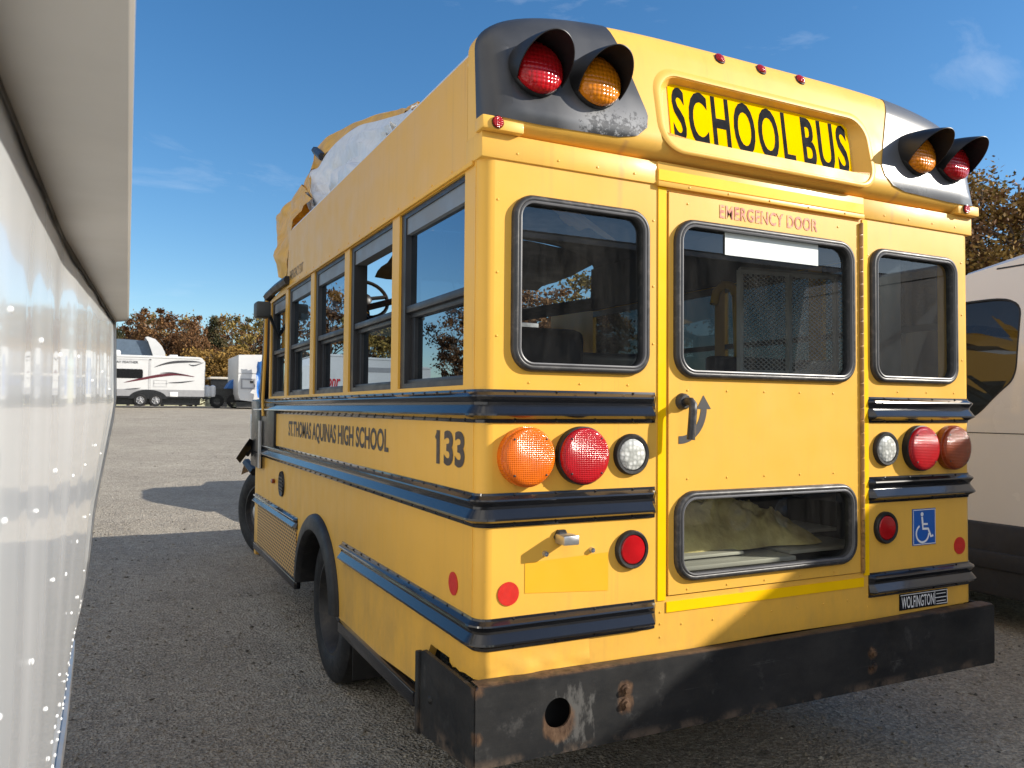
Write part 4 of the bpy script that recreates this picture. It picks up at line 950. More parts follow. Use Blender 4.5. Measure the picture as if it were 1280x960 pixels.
B = MB(); B.lathe([(0.08, -0.55), (0.08, 0.55)], (1.19, 2.1, 0.52), (1, 0, 0), 12, True, True); B.lathe([(0.05, -0.95), (0.20, -0.15), (0.20, 0.15), (0.05, 0.95)], (1.19, 2.1, 0.52), (1, 0, 0), 16, True, True)
B.lathe([(0.045, -0.75), (0.045, 0.75)], (1.19, 5.42, 0.60), (1, 0, 0), 12, True, True); B.out('axle', dark_metal, bus)
B = MB(); rings = []
for x in (0.035, 0.62): rings.append([SIDE(a, b, x) for a, b in arch_pts(AC, 0.56, 0.46, 0.43, 0.575, 20)])
B.loft(rings, closed=False); B.out('inner_wheel_well', dark_metal, bus, 40)

# --- interior
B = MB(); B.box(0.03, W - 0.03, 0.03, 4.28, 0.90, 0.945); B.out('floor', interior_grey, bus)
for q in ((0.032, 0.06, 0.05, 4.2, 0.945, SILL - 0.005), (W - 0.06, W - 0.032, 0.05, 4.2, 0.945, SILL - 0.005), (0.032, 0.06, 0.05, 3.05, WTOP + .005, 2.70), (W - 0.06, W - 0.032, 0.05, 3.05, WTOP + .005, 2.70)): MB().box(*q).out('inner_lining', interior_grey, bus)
def bus_seat(x, y, w_=0.9):
    B = MB(); B.box(x, x + w_, y, y + 0.42, 1.32, 1.44, 0.05); B.box(x, x + w_, y - 0.10, y + 0.02, 1.36, 1.98, 0.05, 3); B.box(x + .05, x + .09, y, y + .4, .945, 1.33); B.box(x + w_ - .09, x + w_ - .05, y, y + .4, .945, 1.33)
    return B.out('bus_seat', seat_m, bus, 40)
for y in (1.05, 1.85, 2.65): bus_seat(0.08, y)
for y in (2.3, 3.0): bus_seat(1.42, y)
# lift cage of expanded metal, yellow grab bars
B = MB()
def mesh_panel(p0, du, dv, nu, nv, r=0.0028):
    p0, du, dv = Vector(p0), Vector(du), Vector(dv); n = du.cross(dv).normalized()
    lu, lv = du.length, dv.length; cu = lu / nu
    eu, ev = du / lu, dv / lv; px_, py_ = cu, lv / nv
    for sgn in (1, -1):
        for k in range(-nv, nu + nv):
            pts = []
            a0 = k * px_; t0, t1 = 0.0, lv
            # line a = a0 + sgn*(b/py)*px
            sl_ = sgn * px_ / py_ ; off = a0 if sgn > 0 else a0 + 0
            def A(b): return off + sl_ * b
            lo, hi = 0.0, lv
            if sl_ > 0: lo = max(lo, (0 - off) / sl_); hi = min(hi, (lu - off) / sl_)
            else: lo = max(lo, (lu - off) / sl_); hi = min(hi, (0 - off) / sl_)
            if hi - lo < 0.01: continue
            P, Q = p0 + eu * A(lo) + ev * lo, p0 + eu * A(hi) + ev * hi
            B.tube([P, Q], r, 3, False)
    for a, b in ((p0, p0 + du), (p0 + dv, p0 + du + dv), (p0, p0 + dv), (p0 + du, p0 + du + dv), (p0 + dv * .5, p0 + dv * .5 + du), (p0 + du * .36, p0 + du * .36 + dv), (p0 + du * .72, p0 + du * .72 + dv)): B.tube([a, b], 0.016, 5)
mesh_panel((1.56, 0.56, 1.30), (0.74, -0.10, 0.0), (0, 0, 0.95), 26, 46)
B.out('lift_cage', simple('cage_grey_steel', (0.60, 0.60, 0.58), 0.5, metal=0.0, var=0.15), bus, None, weld=False)
MB().box(1.50, 2.30, 0.66, 0.74, 1.0, 1.86, 0.02).out('lift_platform', seat_m, bus, 40)
MB().box(1.97, 2.33, 0.30, 0.35, 1.25, 2.40, 0.02).out('window_darkening_panel', simple('darkening_panel_grey', (0.05, 0.054, 0.062), 0.45), bus, 40)  # added dark panel, blocks the bright view through the right rear window
B = MB(); B.tube([(1.872, 0.9, 1.60), (1.846, 0.9, 2.20)], 0.022, 10); B.tube([(1.70, 0.9, 2.14), (1.715, 0.9, 2.20), (1.76, 0.9, 2.245), (1.81, 0.9, 2.245), (1.845, 0.9, 2.20)], 0.022, 10); B.out('grab_bar', grabbar, bus, 50)
B = MB(); B.tube([(1.25, 0.5, 1.36), (1.75, 0.55, 1.25)], 0.016, 8); B.out('lift_rail', grabbar, bus, 50)
# rear seat hump low in the left window and a hanging cord
B = MB(); B.tube([(0.72, 2.2, 2.72), (0.80, 2.1, 2.2), (0.86, 2.05, 1.7)], 0.006, 5); B.out('hanging_cord', simple('cord_grey', (0.3, 0.3, 0.28), 0.7), bus)
# fallen insulation, ceiling boards and glass crumbs on the floor behind the door
B = MB(); rings = []
for j in range(46):
    q = j / 45.0; row = []
    for i in range(90):
        s = i / 89.0; x = 0.80 + 0.95 * s; y = 0.26 + 0.62 * q
        h = (0.26 * math.sin(math.pi * min(1, q * 1.15)) ** 0.7) * (1 - 0.75 * max(0, (s - 0.55) / 0.45) ** 1.3)
        h *= 0.85 + 0.35 * mnoise.noise(Vector((s * 5, q * 4, 2))) + 0.30 * mnoise.noise(Vector((s * 11, q * 9, 1))) + 0.24 * abs(mnoise.noise(Vector((s * 16, q * 15, 5)))) + 0.10 * mnoise.noise(Vector((s * 60, q * 45, 3)))
        row.append((x + 0.03 * mnoise.noise(Vector((s * 6, q * 6, 8))), y + 0.05 * mnoise.noise(Vector((s * 5, q * 5, 3))), 1.035 + h))
    rings.append(row)
B.loft(rings, closed=False); B.out('loose_insulation', insul, bus, 70)
for q in ((0.70, 1.45, 0.12, 0.40, 1.005, 1.022), (0.84, 1.25, 0.2, 0.55, 1.03, 1.042), (1.50, 1.95, 0.20, 0.55, 1.010, 1.025), (1.65, 2.0, 0.4, 0.7, 1.05, 1.065)): MB().box(*q, 0.003).out('fallen_ceiling_board', white_trailer, bus, 30)

# ================================================================== WHITE TRAILER right beside the camera
cx, cy = CAM.x, CAM.y
tr = thing('cargo_trailer', 'white riveted trailer side close to the camera, running along the left edge', 'trailer', (-2.6, -2.5, gz(-2.5)))
m, nt, p = new('trailer_riveted_skin'); skin = m
p.inputs['Roughness'].default_value = 0.16; p.inputs['Coat Weight'].default_value = 0.5; p.inputs['Coat Roughness'].default_value = 0.03
nt.links.new(ramp(nt, noise(nt, 1.5, 4), [(0.3, (0.66, 0.69, 0.71)), (0.7, (0.73, 0.75, 0.77))]), p.inputs['Base Color'])
p.inputs['Specular IOR Level'].default_value = 0.8
dep = [-6.0, -2.0, 0.0, 0.19, 0.82, 1.51, 2.17, 2.92]
ZT_, ZB_ = 1.88, 0.855
tab = {ZT_: [.105, .105, .105, .105, .105, .101, .074, .0445], 1.6: [.105, .105, .105, .105, .105, .10, .071, .037], 1.277: [.105, .105, .105, .105, .104, .102, .099, .091], 1.03: [.107, .107, .107, .107, .108, .109, .110, .110], ZB_: [.1085, .1085, .1085, .1085, .110, .1135, .124, .1445]}
def dwall(D, z):
    zs = sorted(tab); vals = [np.interp(D, dep, tab[k]) for k in zs]; return float(np.interp(z, zs, vals))
LN = 0.0147                       # the trailer line runs a hair to the right of the bus line
def wallpt(D, z, out=0.0): return Vector((cx - dwall(D, z) + LN * D + out, cy + D, z))
B = MB(); Ds = list(np.arange(-6, 0, 0.5)) + list(np.arange(0, 2.92, 0.045)) + [2.92]
zs = list(np.linspace(ZB_, ZT_, 24)); E_ = 2.92
def rip(D, z):
    k = max(0.0, math.sin((z - ZB_) / (ZT_ - ZB_) * math.pi)) ** 0.5 if ZB_ < z < ZT_ else 0.0
    return (0.0014 * math.sin(D * 15.3) + 0.0008 * mnoise.noise(Vector((D * 3.2, z * 1.9, 0.5))) + 0.0006 * math.sin(D * 37 + 1)) * k
B.loft([[wallpt(D, z, rip(D, z)) for z in zs] for D in Ds], closed=False)
for D in np.arange(0.30, E_ - .03, 0.30):
    for z in np.arange(ZB_ + .06, ZT_ - .02, 0.19):
        jz = z + random.uniform(-.03, .03); B.dome(wallpt(D + random.uniform(-.012, .012), jz, rip(D, jz)), (1, 0, 0), random.uniform(.003, .0052), 0.0028, 10)
for D in np.arange(0.5, E_ - .03, 0.07):
    for z in (ZB_ + .135, ZB_ + .03):
        if random.random() < .85: B.dome(wallpt(D, z + random.uniform(-.006, .006)), (1, 0, 0), random.uniform(.003, .005), 0.0026, 8)
B.out('side_panel', skin, tr, 60)
B = MB(); B.loft([[wallpt(D, ZB_, 0.0025) for D in Ds], [wallpt(D, ZB_, 0.011) - Vector((0, 0, .003)) for D in Ds], [wallpt(D, ZB_, 0.011) - Vector((0, 0, .045)) for D in Ds], [wallpt(D, ZB_, -0.05) - Vector((0, 0, .045)) for D in Ds]], closed=False); B.out('bottom_rail', alu, tr, 30)
B = MB(); B.loft([[wallpt(E_, z, -0.003), wallpt(E_, z, 0.006), wallpt(E_, z, 0.007) + Vector((0, 0.02, 0)), wallpt(E_, z, -0.03) + Vector((0, 0.03, 0))] for z in np.linspace(ZB_ - .01, ZT_ - .002, 14)], closed=False); B.out('corner_post', alu, tr, 50)
def oe(D): return cx - 0.0006 + LN * D
B = MB(); ov = []
for D in Ds: ov.append([wallpt(D, ZT_, -0.02), wallpt(D, ZT_, 0.003) + Vector((0, 0, 0.001)), Vector(((wallpt(D, ZT_).x + oe(D)) / 2, cy + D, ZT_ + .002)), Vector((oe(D) - 0.004, cy + D, ZT_ + .003)), Vector((oe(D), cy + D, ZT_ + .007)), Vector((oe(D), cy + D, ZT_ + .09)), Vector((oe(D) - 0.04, cy + D, ZT_ + .12)), Vector((oe(D) - 1.2, cy + D, ZT_ + .17)), Vector((oe(D) - 2.3, cy + D, ZT_ + .12))])
base_ = ov[-1]
for k in range(1, 7):
    a = R(90 * k / 6); D = E_ + 0.06 * math.sin(a); o_ = 0.06 * (1 - math.cos(a)); ov.append([Vector((min(p_.x, oe(E_) - o_), cy + D, p_.z)) for p_ in base_])
B.loft(ov, closed=False)
ovm = simple('overhang_grey_beige', (0.56, 0.535, 0.49), 0.4, var=0.10, vscale=3.0)
B.out('roof_overhang', ovm, tr, 40)
B = MB(); B.loft([[wallpt(D, ZT_, 0.0022) - Vector((0, 0, 0.0007)) for D in Ds], [wallpt(D, ZT_ - .014 + 0.004 * math.sin(D * 14) * math.sin(D * 5), 0.0032 + rip(D, ZT_ - .014)) for D in Ds]], closed=False); B.out('roof_seal', rubber, tr, None)
MB().box(cx - 2.35, cx - 0.20, cy - 6, cy + 2.86, ZB_ + .01, ZT_ + .1).out('trailer_box', white_trailer, tr)
for x in (cx - 0.5, cx - 2.0): MB().box(x, x + .1, cy - 5.8, cy + 2.7, ZB_ - .14, ZB_ + .01).out('chassis_rail', dark_metal, tr)
for D in (-2.2, -1.3):
    for x in (cx - 0.40, cx - 2.15):
        y = cy + D; B = MB(); B.lathe([(0.2, 0.1), (0.33, 0.11), (0.35, 0.05), (0.35, -0.05), (0.33, -0.11), (0.2, -0.1)], (x, y, gz(y) + 0.35), (-1, 0, 0), 32, True, True); B.out('wheel', tyre_m, tr, 40)
    MB().box(cx - 2.15, cx - 0.40, cy + D - .04, cy + D + .04, gz(cy + D) + .31, gz(cy + D) + .39).out('axle', dark_metal, tr)

# ================================================================== BEIGE VAN on the right
VX = 4.5; vg = gz(0)
van = thing('passenger_van', 'high roofed beige van with black lower cladding parked right of the bus', 'van', (VX + 1.0, 0.0, vg))
def vx(z):                         # side profile leans in above the belt line
    return VX + (0.0 if z < 1.55 else 0.16 * ((z - 1.55) / 1.15) ** 1.6)
zsv = [0.83, 1.0, 1.25, 1.5, 1.7, 1.9, 2.1, 2.3, 2.5, 2.62, 2.69, 2.73]
VY0, VY1 = -3.1, 3.1
def vside(ylist, zz): return [[Vector((vx(z) + (0.10 if z > 2.7 else 0.03 if z > 2.66 else 0), y, z)) for z in zz] for y in ylist]
B = MB()
# left side with the front door window hole (built from strips round it)
WY0, WY1 = 1.105, 1.95
def wbot(y): return 1.84 if y < 1.19 else (1.84 - (y - 1.19) / (1.34 - 1.19) * 0.24 if y < 1.34 else 1.60)
WT = 2.41
hole_o = [(WY0, 1.86), (WY0 + .03, 1.815), (1.22, 1.72), (1.36, 1.595), (1.44, 1.57), (WY1, 1.57), (WY1 - .02, 1.75), (1.72, 2.36), (1.66, WT), (WY0 + .05, WT - 0.005), (WY0, WT - .05)]
def chaikin(P, n=3):
    for _ in range(n):
        Q = []
        for i in range(len(P)):
            a, b = Vector(P[i]), Vector(P[(i + 1) % len(P)]); Q += [tuple(a.lerp(b, .22)), tuple(a.lerp(b, .78))]
        P = Q
    return P
hole_o = chaikin([(WY0 - .012, 1.84), (1.22, 1.73), (1.36, 1.58), (1.46, 1.55), (WY1, 1.55), (WY1 - .02, 1.75), (1.74, 2.38), (1.66, WT + .01), (WY0 - .012, WT + .01), (WY0 - .012, 2.1)])
outer_v = [(VY0, .83), (VY1, .83), (VY1, 1.35), (2.35, 1.62), (1.95, 2.25), (1.55, 2.62), (1.0, 2.71), (VY0, 2.72)]
B.plate(outer_v, [hole_o], 0.0, None, lambda a, b, t: (vx(b), a, b))
bmesh.ops.subdivide_edges(B.bm, edges=[e for e in B.bm.edges if e.calc_length() > .4], cuts=2, use_grid_fill=False)
for v_ in B.bm.verts: v_.co.x = vx(v_.co.z)
roofp = [(vx(2.715), 2.715), (VX + .20, 2.745), (VX + .32, 2.76), (VX + 1.0, 2.79), (VX + 1.68, 2.76), (VX + 1.84, 2.715), (VX + 2.0, 1.6), (VX + 2.0, .83)]
B.loft([[(x, VY0, z) for x, z in roofp], [(x, 1.0, z) for x, z in roofp]], closed=False)
B.loft([[(x, 1.0, z) for x, z in roofp[:6]], [(x, 1.55, z - 0.1) for x, z in roofp[:6]], [(x, 1.95, z - .46) for x, z in roofp[:6]]], closed=False)
B.loft([[(vx(1.6), 1.95, 2.25), (VX + 1.8, 1.95, 2.25)], [(VX, 2.55, 1.58), (VX + 2, 2.55, 1.58)], [(VX, VY1, 1.32), (VX + 2, VY1, 1.32)], [(VX, VY1, .83), (VX + 2, VY1, .83)]], closed=False)
B.face([(VX, VY0, .83), (VX + 2, VY0, .83), (VX + 2, VY0, 1.6), (VX + 1.84, VY0, 2.71), (vx(2.7), VY0, 2.71), (VX, VY0, 1.6)])
vb = B.out('van_body', van_beige, van, 30)
B = MB(); 
for q in ([(0.98, 0.84), (1.0, 1.7), (1.02, 2.5)],): B.ribbon(q, 0.008, lambda a, b, t: (vx(b) - 0.002, a, b), 0)
B.ribbon([(VY0, 2.645), (0.3, 2.645), (1.3, 2.635)], 0.012, lambda a, b, t: (vx(b) - 0.002, a, b), 0); B.ribbon([(VY0, 1.46), (1.6, 1.46)], 0.006, lambda a, b, t: (vx(b) - 0.002, a, b), 0); B.out('panel_gap', van_plastic, vb, None, fix=False)
B = MB(); B.plate(hole_o, [], 0.012, None, lambda a, b, t: (vx(b) + t, a, b)); B.out('front_door_window', glass_mat('van_window_glass', (0.05, 0.055, 0.055), 0.045, 0.01), van, None, fix=False)
B = MB(); B.plate([(a, b) for a, b in hole_o], [[((a - 1.5) * .975 + 1.5, (b - 2.0) * .97 + 2.0) for a, b in hole_o]], -0.002, 0.012, lambda a, b, t: (vx(b) + t, a, b)); B.out('window_seal', rubber, van, None)
B = MB(); B.box(VX + .05, VX + 1.95, -3.0, 2.4, 0.85, 0.9); B.box(VX + 0.9, VX + 1.0, -3, 1.0, .9, 2.65); B.box(VX + .25, VX + .8, 0.55, 0.75, 1.2, 2.0, .06); B.out('van_interior', truck_black, van)
B = MB(); B.box(VX - 0.03, VX + 2.03, VY0 - 0.05, VY1 + 0.08, 0.33, 0.835, 0.03); B.box(VX - 0.045, VX, -3.0, 1.9, 0.52, 0.64, 0.012); B.out('lower_cladding', van_plastic, van, 30)
for y in (-2.0, 2.15):
    for x in (VX + 0.12, VX + 1.88):
        B = MB(); B.lathe([(0.2, 0.1), (0.33, 0.115), (0.355, 0.06), (0.355, -0.06), (0.33, -0.115), (0.2, -0.1)], (x, y, gz(y) + 0.35), (-1, 0, 0), 32, True, True); B.out('wheel', tyre_m, van, 40)

# ================================================================== a dark car ahead of the bus (only its shadow shows)
car = thing('parked_car', 'dark car ahead of the bus, casting the rounded shadow beside its front wheel', 'car', (2.45, 8.0, gz(8.0)))
g_ = gz(8.0)
B = MB(); rings = []
for x, k in ((1.62, .86), (1.70, .97), (1.95, 1.0), (2.95, 1.0), (3.2, .97), (3.28, .86)):
    rings.append([(x, 5.9 + y, g_ + .22 + (z - .22) * k) for y, z in ((0.5, .25), (0.48, .55), (0.6, .74), (1.5, .86), (3.7, .90), (4.35, .84), (4.42, .5), (4.35, .25))])
B.loft(rings, closed=False, cap0=True, cap1=True); B.out('car_body', truck_black, car, 40)
B = MB(); rings = []
for y, z, i_ in ((7.15, .86, .10), (7.65, 1.28, .24), (7.9, 1.38, .30), (8.7, 1.40, .30), (9.1, 1.30, .26), (9.65, .9, .12)): rings.append([(1.62 + i_ * .5, y, g_ + .85), (1.62 + i_, y, g_ + z), (3.28 - i_, y, g_ + z), (3.28 - i_ * .5, y, g_ + .85)])
B.loft(rings, closed=True, cap0=True, cap1=True); B.out('car_cabin', dark_glass, car, 40)
for y in (7.15, 9.55):
    for x in (1.76, 3.14):
        B = MB(); B.lathe([(0.18, 0.08), (0.30, 0.09), (0.32, 0.04), (0.32, -0.04), (0.30, -0.09), (0.18, -0.08)], (x, y, g_ + 0.32), (-1, 0, 0), 28, True, True); B.out('wheel', tyre_m, car, 40)

# ================================================================== RVs and trucks
def rv(name, label, loc, rotz, Lx, Wy, H, group=None, zb=0.55, win=True, graphics=None, letter=None, ac=True, wheels=True, cap=0.25):
    """travel trailer: front faces local -y, long side along x from 0 to Lx, depth Wy along +y"""
    t = thing(name, label, 'travel trailer', (0, 0, 0), group)
    B = MB()
    prof = [(0, zb), (Lx, zb), (Lx, H - cap), (Lx - cap * .6, H - 0.05), (Lx - cap, H), (0.15, H), (0, H - 0.12)]
    B.plate(prof, [], 0.0, Wy, REAR); body = B.out('trailer_body', white_trailer, t, 30)
    B = MB(); B.box(0.02, Lx - 0.02, -0.012, 0.0, zb, zb + 0.36); B.out('lower_skirt', trailer_grey, t)
    B = MB(); B.box(-.02, Lx - cap, -0.03, 0.0, H - 0.09, H - 0.03); B.box(0.1, Lx - 0.3, 0.2, Wy - .2, H, H + 0.03); B.out('roof_trim', white_trailer, t)
    if ac:
        B = MB(); B.box(Lx * .42, Lx * .42 + 1.0, Wy * .3, Wy * .7, H, H + 0.32, 0.1); B.out('roof_air_conditioner', white_trailer, t, 30)
        B = MB(); B.box(Lx * .8, Lx * .8 + 0.45, Wy * .35, Wy * .65, H, H + 0.16, 0.05); B.out('roof_vent', white_trailer, t, 30)
    if wheels:
        for x in (Lx * .45, Lx * .45 + 0.82):
            B = MB(); B.lathe([(0.2, 0.0), (0.32, 0.0), (0.35, 0.05), (0.35, 0.18), (0.2, 0.2)], (x, -0.05, 0.35), (0, 1, 0), 28); wb_ = B.out('wheel', tyre_m, t, 40)
            B = MB(); B.lathe([(0.21, 0.0), (0.2, -0.01), (0.1, 0.02), (0.06, -0.015), (0.001, -0.02)], (x, -0.05, 0.35), (0, 1, 0), 20, False, True)
            for k in range(5): a = 2 * math.pi * k / 5; B.box(x + .12 * math.cos(a) - .02, x + .12 * math.cos(a) + .02, -.068, -.05, .35 + .12 * math.sin(a) - .02, .35 + .12 * math.sin(a) + .02)
            B.out('rim', alu, wb_, 40)
        B = MB(); a_ = [(Lx * .45 + .41 + 0.86 * math.cos(R(k)), 0.42 + 0.40 * math.sin(R(k))) for k in range(0, 181, 12)]
        B.plate(a_, [], -0.020, -0.014, REAR); B.out('wheel_well', truck_black, t)
    return t, body
def place(t, x, y, z, rz): t.location = (x, y, z); t.rotation_euler = (0, 0, rz)
# the trailer with swoosh graphics
Y0 = 45.0; s_ = 1.0
x_of = lambda u: atx_y(u, Y0)
def aty(u, v, Y):
    d = _f + _r * ((u - 640) / 998.466) - _u * ((v - 480) / 998.466); return CAM + d * ((Y - CAM.y) / d.y)
xL = aty(118, 480, Y0).x; xR = aty(256, 480, Y0).x; LxA = 9.0; x0 = xR - LxA
g0 = aty(200, 508, Y0).z; HA = aty(220, 446, Y0).z - g0
tA, bA = rv('travel_trailer', 'white travel trailer with dark swooping stripes and a dark window, left in the background', None, 0, LxA, 2.4, HA, ac=True, wheels=False)
def loc(u, v): p = aty(u, v, Y0); return (p.x - x0, p.z - g0)
def strip(name, mat, pts, wid):
    B = MB(); P = catm([Vector((*loc(u, v), 0)) for u, v in pts], 6); n = len(P); up, dn = [], []
    for i, p in enumerate(P):
        h = wid * math.sin(math.pi * (0.03 + 0.94 * i / (n - 1))) / 2; up.append((p.x, -0.016, p.y + h)); dn.append((p.x, -0.016, p.y - h))
    B.loft([up, dn], closed=False); B.out(name, mat, tA, None, fix=False)
strip('stripe_graphic', graphite, [(193, 459), (205, 455), (220, 452.5), (240, 452), (252, 453)], 0.13)
strip('stripe_graphic', graphite, [(236, 455.5), (243, 457), (255, 453)], 0.07)
strip('stripe_graphic', maroon, [(155, 478), (175, 474), (200, 469.5), (222, 468), (243, 471)], 0.15)
strip('stripe_graphic', graphite, [(200, 466.5), (215, 466), (232, 469)], 0.06)
strip('stripe_graphic', graphite, [(210, 478.5), (226, 478), (243, 476)], 0.07)
strip('stripe_graphic', graphite, [(155, 486.5), (166, 486), (176, 485)], 0.06)
a, b = loc(140, 460.5); c_, d = loc(178.5, 473)
B = MB(); B.plate(rr(a, c_, d, b, 0.10), [], -0.02, -0.002, REAR); B.out('side_window', dark_glass, tA)
B = MB(); a, b = loc(186.5, 449); a2, b2 = loc(188.5, 490); B.box(a, a2, -0.014, 0, b2, b); B.box(loc(130, 448)[0], a2, -0.014, 0, loc(187, 450.2)[1], loc(187, 449)[1]); B.out('slide_out_trim', simple('trim_light_grey', (0.5, 0.5, 0.5), 0.5), tA)
B = MB(); a, b = loc(192, 474.5); c_, d = loc(209, 484); B.plate([(a, d), (c_, d), (c_, b), (a, b)], [[(a + .05, d + .05), (c_ - .05, d + .05), (c_ - .05, b - .05), (a + .05, b - .05)]], -0.012, 0.0, REAR); B.box(a, c_, -.012, 0, (b + d) / 2 - .015, (b + d) / 2 + .015); B.out('service_hatch', MATS['trim_light_grey'], tA)
B = MB(); a, b = loc(212, 490); c_, d = loc(222, 496); B.box(a, c_, -0.04, 0, d, b, .02); B.out('vent_cover', white_vinyl, tA)
text('trailer_lettering', 'JAY FEATHER', graphite, tA, REAR, -0.018, loc(144, 450)[0], loc(173, 450)[0], loc(160, 455)[1], loc(160, 451)[1], 0.01)
for u in (175, 194.5):
    x, z = loc(u, 501); rad = 0.32
    B = MB(); B.lathe([(rad * .62, 0.0), (rad * .95, 0.0), (rad, 0.05), (rad, 0.18), (0.2, 0.2)], (x, -0.06, rad), (0, 1, 0), 28); wb_ = B.out('wheel', tyre_m, tA, 40)
    B = MB(); B.lathe([(rad * .63, 0.0), (rad * .6, -0.01), (rad * .5, 0.03), (rad * .2, 0.0), (0.001, -0.01)], (x, -0.06, rad), (0, 1, 0), 20, False, True)
    for k in range(5): q = R(90 + 72 * k); B.tube([(x, -0.07, rad), (x + rad * .6 * math.cos(q), -0.07, rad + rad * .6 * math.sin(q))], 0.03, 5)
    B.out('rim', trailer_grey, wb_, 40)
xm = (loc(175, 500)[0] + loc(194.5, 500)[0]) / 2
B = MB(); B.plate([(xm + 0.95 * math.cos(R(k)), 0.40 + 0.50 * math.sin(R(k))) for k in range(0, 181, 12)], [], -0.018, -0.0125, REAR); B.out('wheel_well', truck_black, tA)
B = MB(); B.box(0.5, LxA - .2, .3, 2.1, 0.08, 0.56); B.box(LxA, LxA + 1.0, 1.1, 1.25, 0.42, 0.52); B.box(0.02, LxA - .05, -.010, 0, .45, .56); B.out('trailer_chassis', truck_black, tA)  # chassis box reaches down to stand in for the dark shadow underneath
B = MB()
for dx in (0.22, 0.52): B.lathe([(0.001, 0), (0.15, 0.02), (0.17, 0.12), (0.17, 0.5), (0.15, 0.62), (0.05, 0.68)], (LxA + dx, 1.0, 0.55), (0, 0, 1), 20, True, True)
B.out('gas_bottle', white_vinyl, tA, 40)
place(tA, x0, Y0, g0, 0)
# fifth wheel behind it: sloping dark front cap and white curved arch
tB = thing('fifth_wheel_trailer', 'large trailer with slanted blue grey front cap, above and behind the striped trailer', 'trailer', (aty(165, 470, 51).x, 51, gz(51)))
pB = lambda u, v, Y=50.6: aty(u, v, Y)
B = MB(); q = [pB(120, 424), pB(150, 423.5), pB(183, 426), pB(196, 445), pB(196, 500), pB(120, 500)]
B.loft([q, [p_ + Vector((0, 2.4, 0)) for p_ in q]], closed=True, cap0=True, cap1=True); B.out('trailer_body', simple('blue_grey_panel', (0.10, 0.14, 0.19), 0.4), tB, 30)
B = MB(); rg = []
for (u, v), wd in (((184, 421), .10), ((192, 425), .3), ((199, 434), .45), ((203, 443), .5), ((204, 455), .5)):
    p_ = pB(u, v, 50.3); rg.append([p_ + Vector((-wd, 0, -wd * .3)), p_ + Vector((wd * .3, 0, wd * .2)), p_ + Vector((wd * .3, 1.8, wd * .2)), p_ + Vector((-wd, 1.8, -wd * .3))])
B.loft(rg, True, True, True); B.out('curved_front_fairing', white_trailer, tB, 50)
B = MB(); B.lathe([(0.001, 0), (0.3, 0.02), (0.3, 0.5)], pB(160, 500) + Vector((0, .3, 0)), (0, 0, 1), 16); B.out('landing_gear', truck_black, tB)
# box truck with white rear body and blue tarp
tC = thing('box_trailer', 'white box trailer with a square hatch, partly hidden by the bus front', 'trailer', (aty(312, 505, 44).x, 44, gz(44)))
pC = lambda u, v, dy=0: aty(u, v, 44.0) + Vector((0, dy, 0))
B = MB(); q = [pC(297.5, 503), pC(334, 503), pC(342, 492), pC(342, 443), pC(300, 443), pC(297.5, 446)]
q = [pC(297.5, 492), pC(300, 500), pC(315, 502), pC(345, 502), pC(345, 443.5), pC(298.5, 443.5)]
B.loft([q, [p_ + Vector((0, 4.5, 0)) for p_ in q]], True, True, True); bC = B.out('trailer_body', white_trailer, tC, 30)
B = MB(); a, b = pC(301, 473), pC(319, 486.5); B.plate([(a.x, b.z), (b.x, b.z), (b.x, a.z), (a.x, a.z)], [[(a.x + .08, b.z + .08), (b.x - .08, b.z + .08), (b.x - .08, a.z - .08), (a.x + .08, a.z - .08)]], 43.975, 44.0, REAR); B.box(pC(298, 466).x, pC(344, 466).x, 43.98, 44, pC(298, 466.6).z, pC(298, 466).z); B.out('access_hatch', trailer_grey, tC)
B = MB(); a, b = pC(312.5, 476), pC(316.5, 479); B.box(a.x, b.x, 43.96, 44, b.z, a.z); B.out('hatch_vent', truck_black, tC)
B = MB(); B.box(pC(296, 500).x, pC(345, 500).x, 44.2, 48.2, gz(44) + .1, pC(300, 502).z - .01)
B.out('trailer_chassis', truck_black, tC)
tT = thing('tarpaulin', 'crumpled blue tarp hanging on the corner of the white box trailer', 'tarp', (aty(330, 495, 43.4).x, 43.4, gz(43.4) + .4))
B = MB(); rings = []
for j in range(9):
    v_ = 452 + 45 * j / 8; rings.append([aty(u, v_ + 3 * mnoise.noise(Vector((u * .3, v_ * .1, 0))), 43.5 + 0.25 * mnoise.noise(Vector((u * .4, v_ * .12, 3)))) + Vector((0, 0, 0)) for u in (321 + 3 * mnoise.noise(Vector((0, v_ * .2, 1))), 324, 327, 330, 333, 336)])
B.loft(rings, closed=False); rb = [[p_ + Vector((0, .3, 0)) for p_ in r_] for r_ in rings]
B.out('tarp_sheet', tarp, tT, 60)
# dark pickup with a blue load
tP = thing('pickup_truck', 'dark pickup truck with blue covered load between the two white trailers', 'pickup truck', (aty(280, 506, 47).x, 47, gz(47)))
pP = lambda u, v, dy=0: aty(u, v, 46.0) + Vector((0, dy, 0))
B = MB(); q = [pP(264, 503), pP(300, 503), pP(300, 486), pP(284, 485.5), pP(268, 486), pP(264, 490)]
B.loft([q, [p_ + Vector((0, 2.0, 0)) for p_ in q]], True, True, True); B.out('truck_body', truck_black, tP, 30)
B = MB()
for u in (271, 292): c0 = pP(u, 501.5); B.lathe([(0.2, 0), (0.36, 0), (0.38, .06), (0.38, .2)], (c0.x, 45.9, c0.z), (0, 1, 0), 24)
B.out('wheel', tyre_m, tP, 40)
B = MB(); q = [pP(283, 486), pP(298, 486), pP(298, 473), pP(292, 474), pP(287, 480)]; B.loft([q, [p_ + Vector((0, 1.6, 0)) for p_ in q]], True, True, True); B.out('load_cover', tarp, tP, 40)
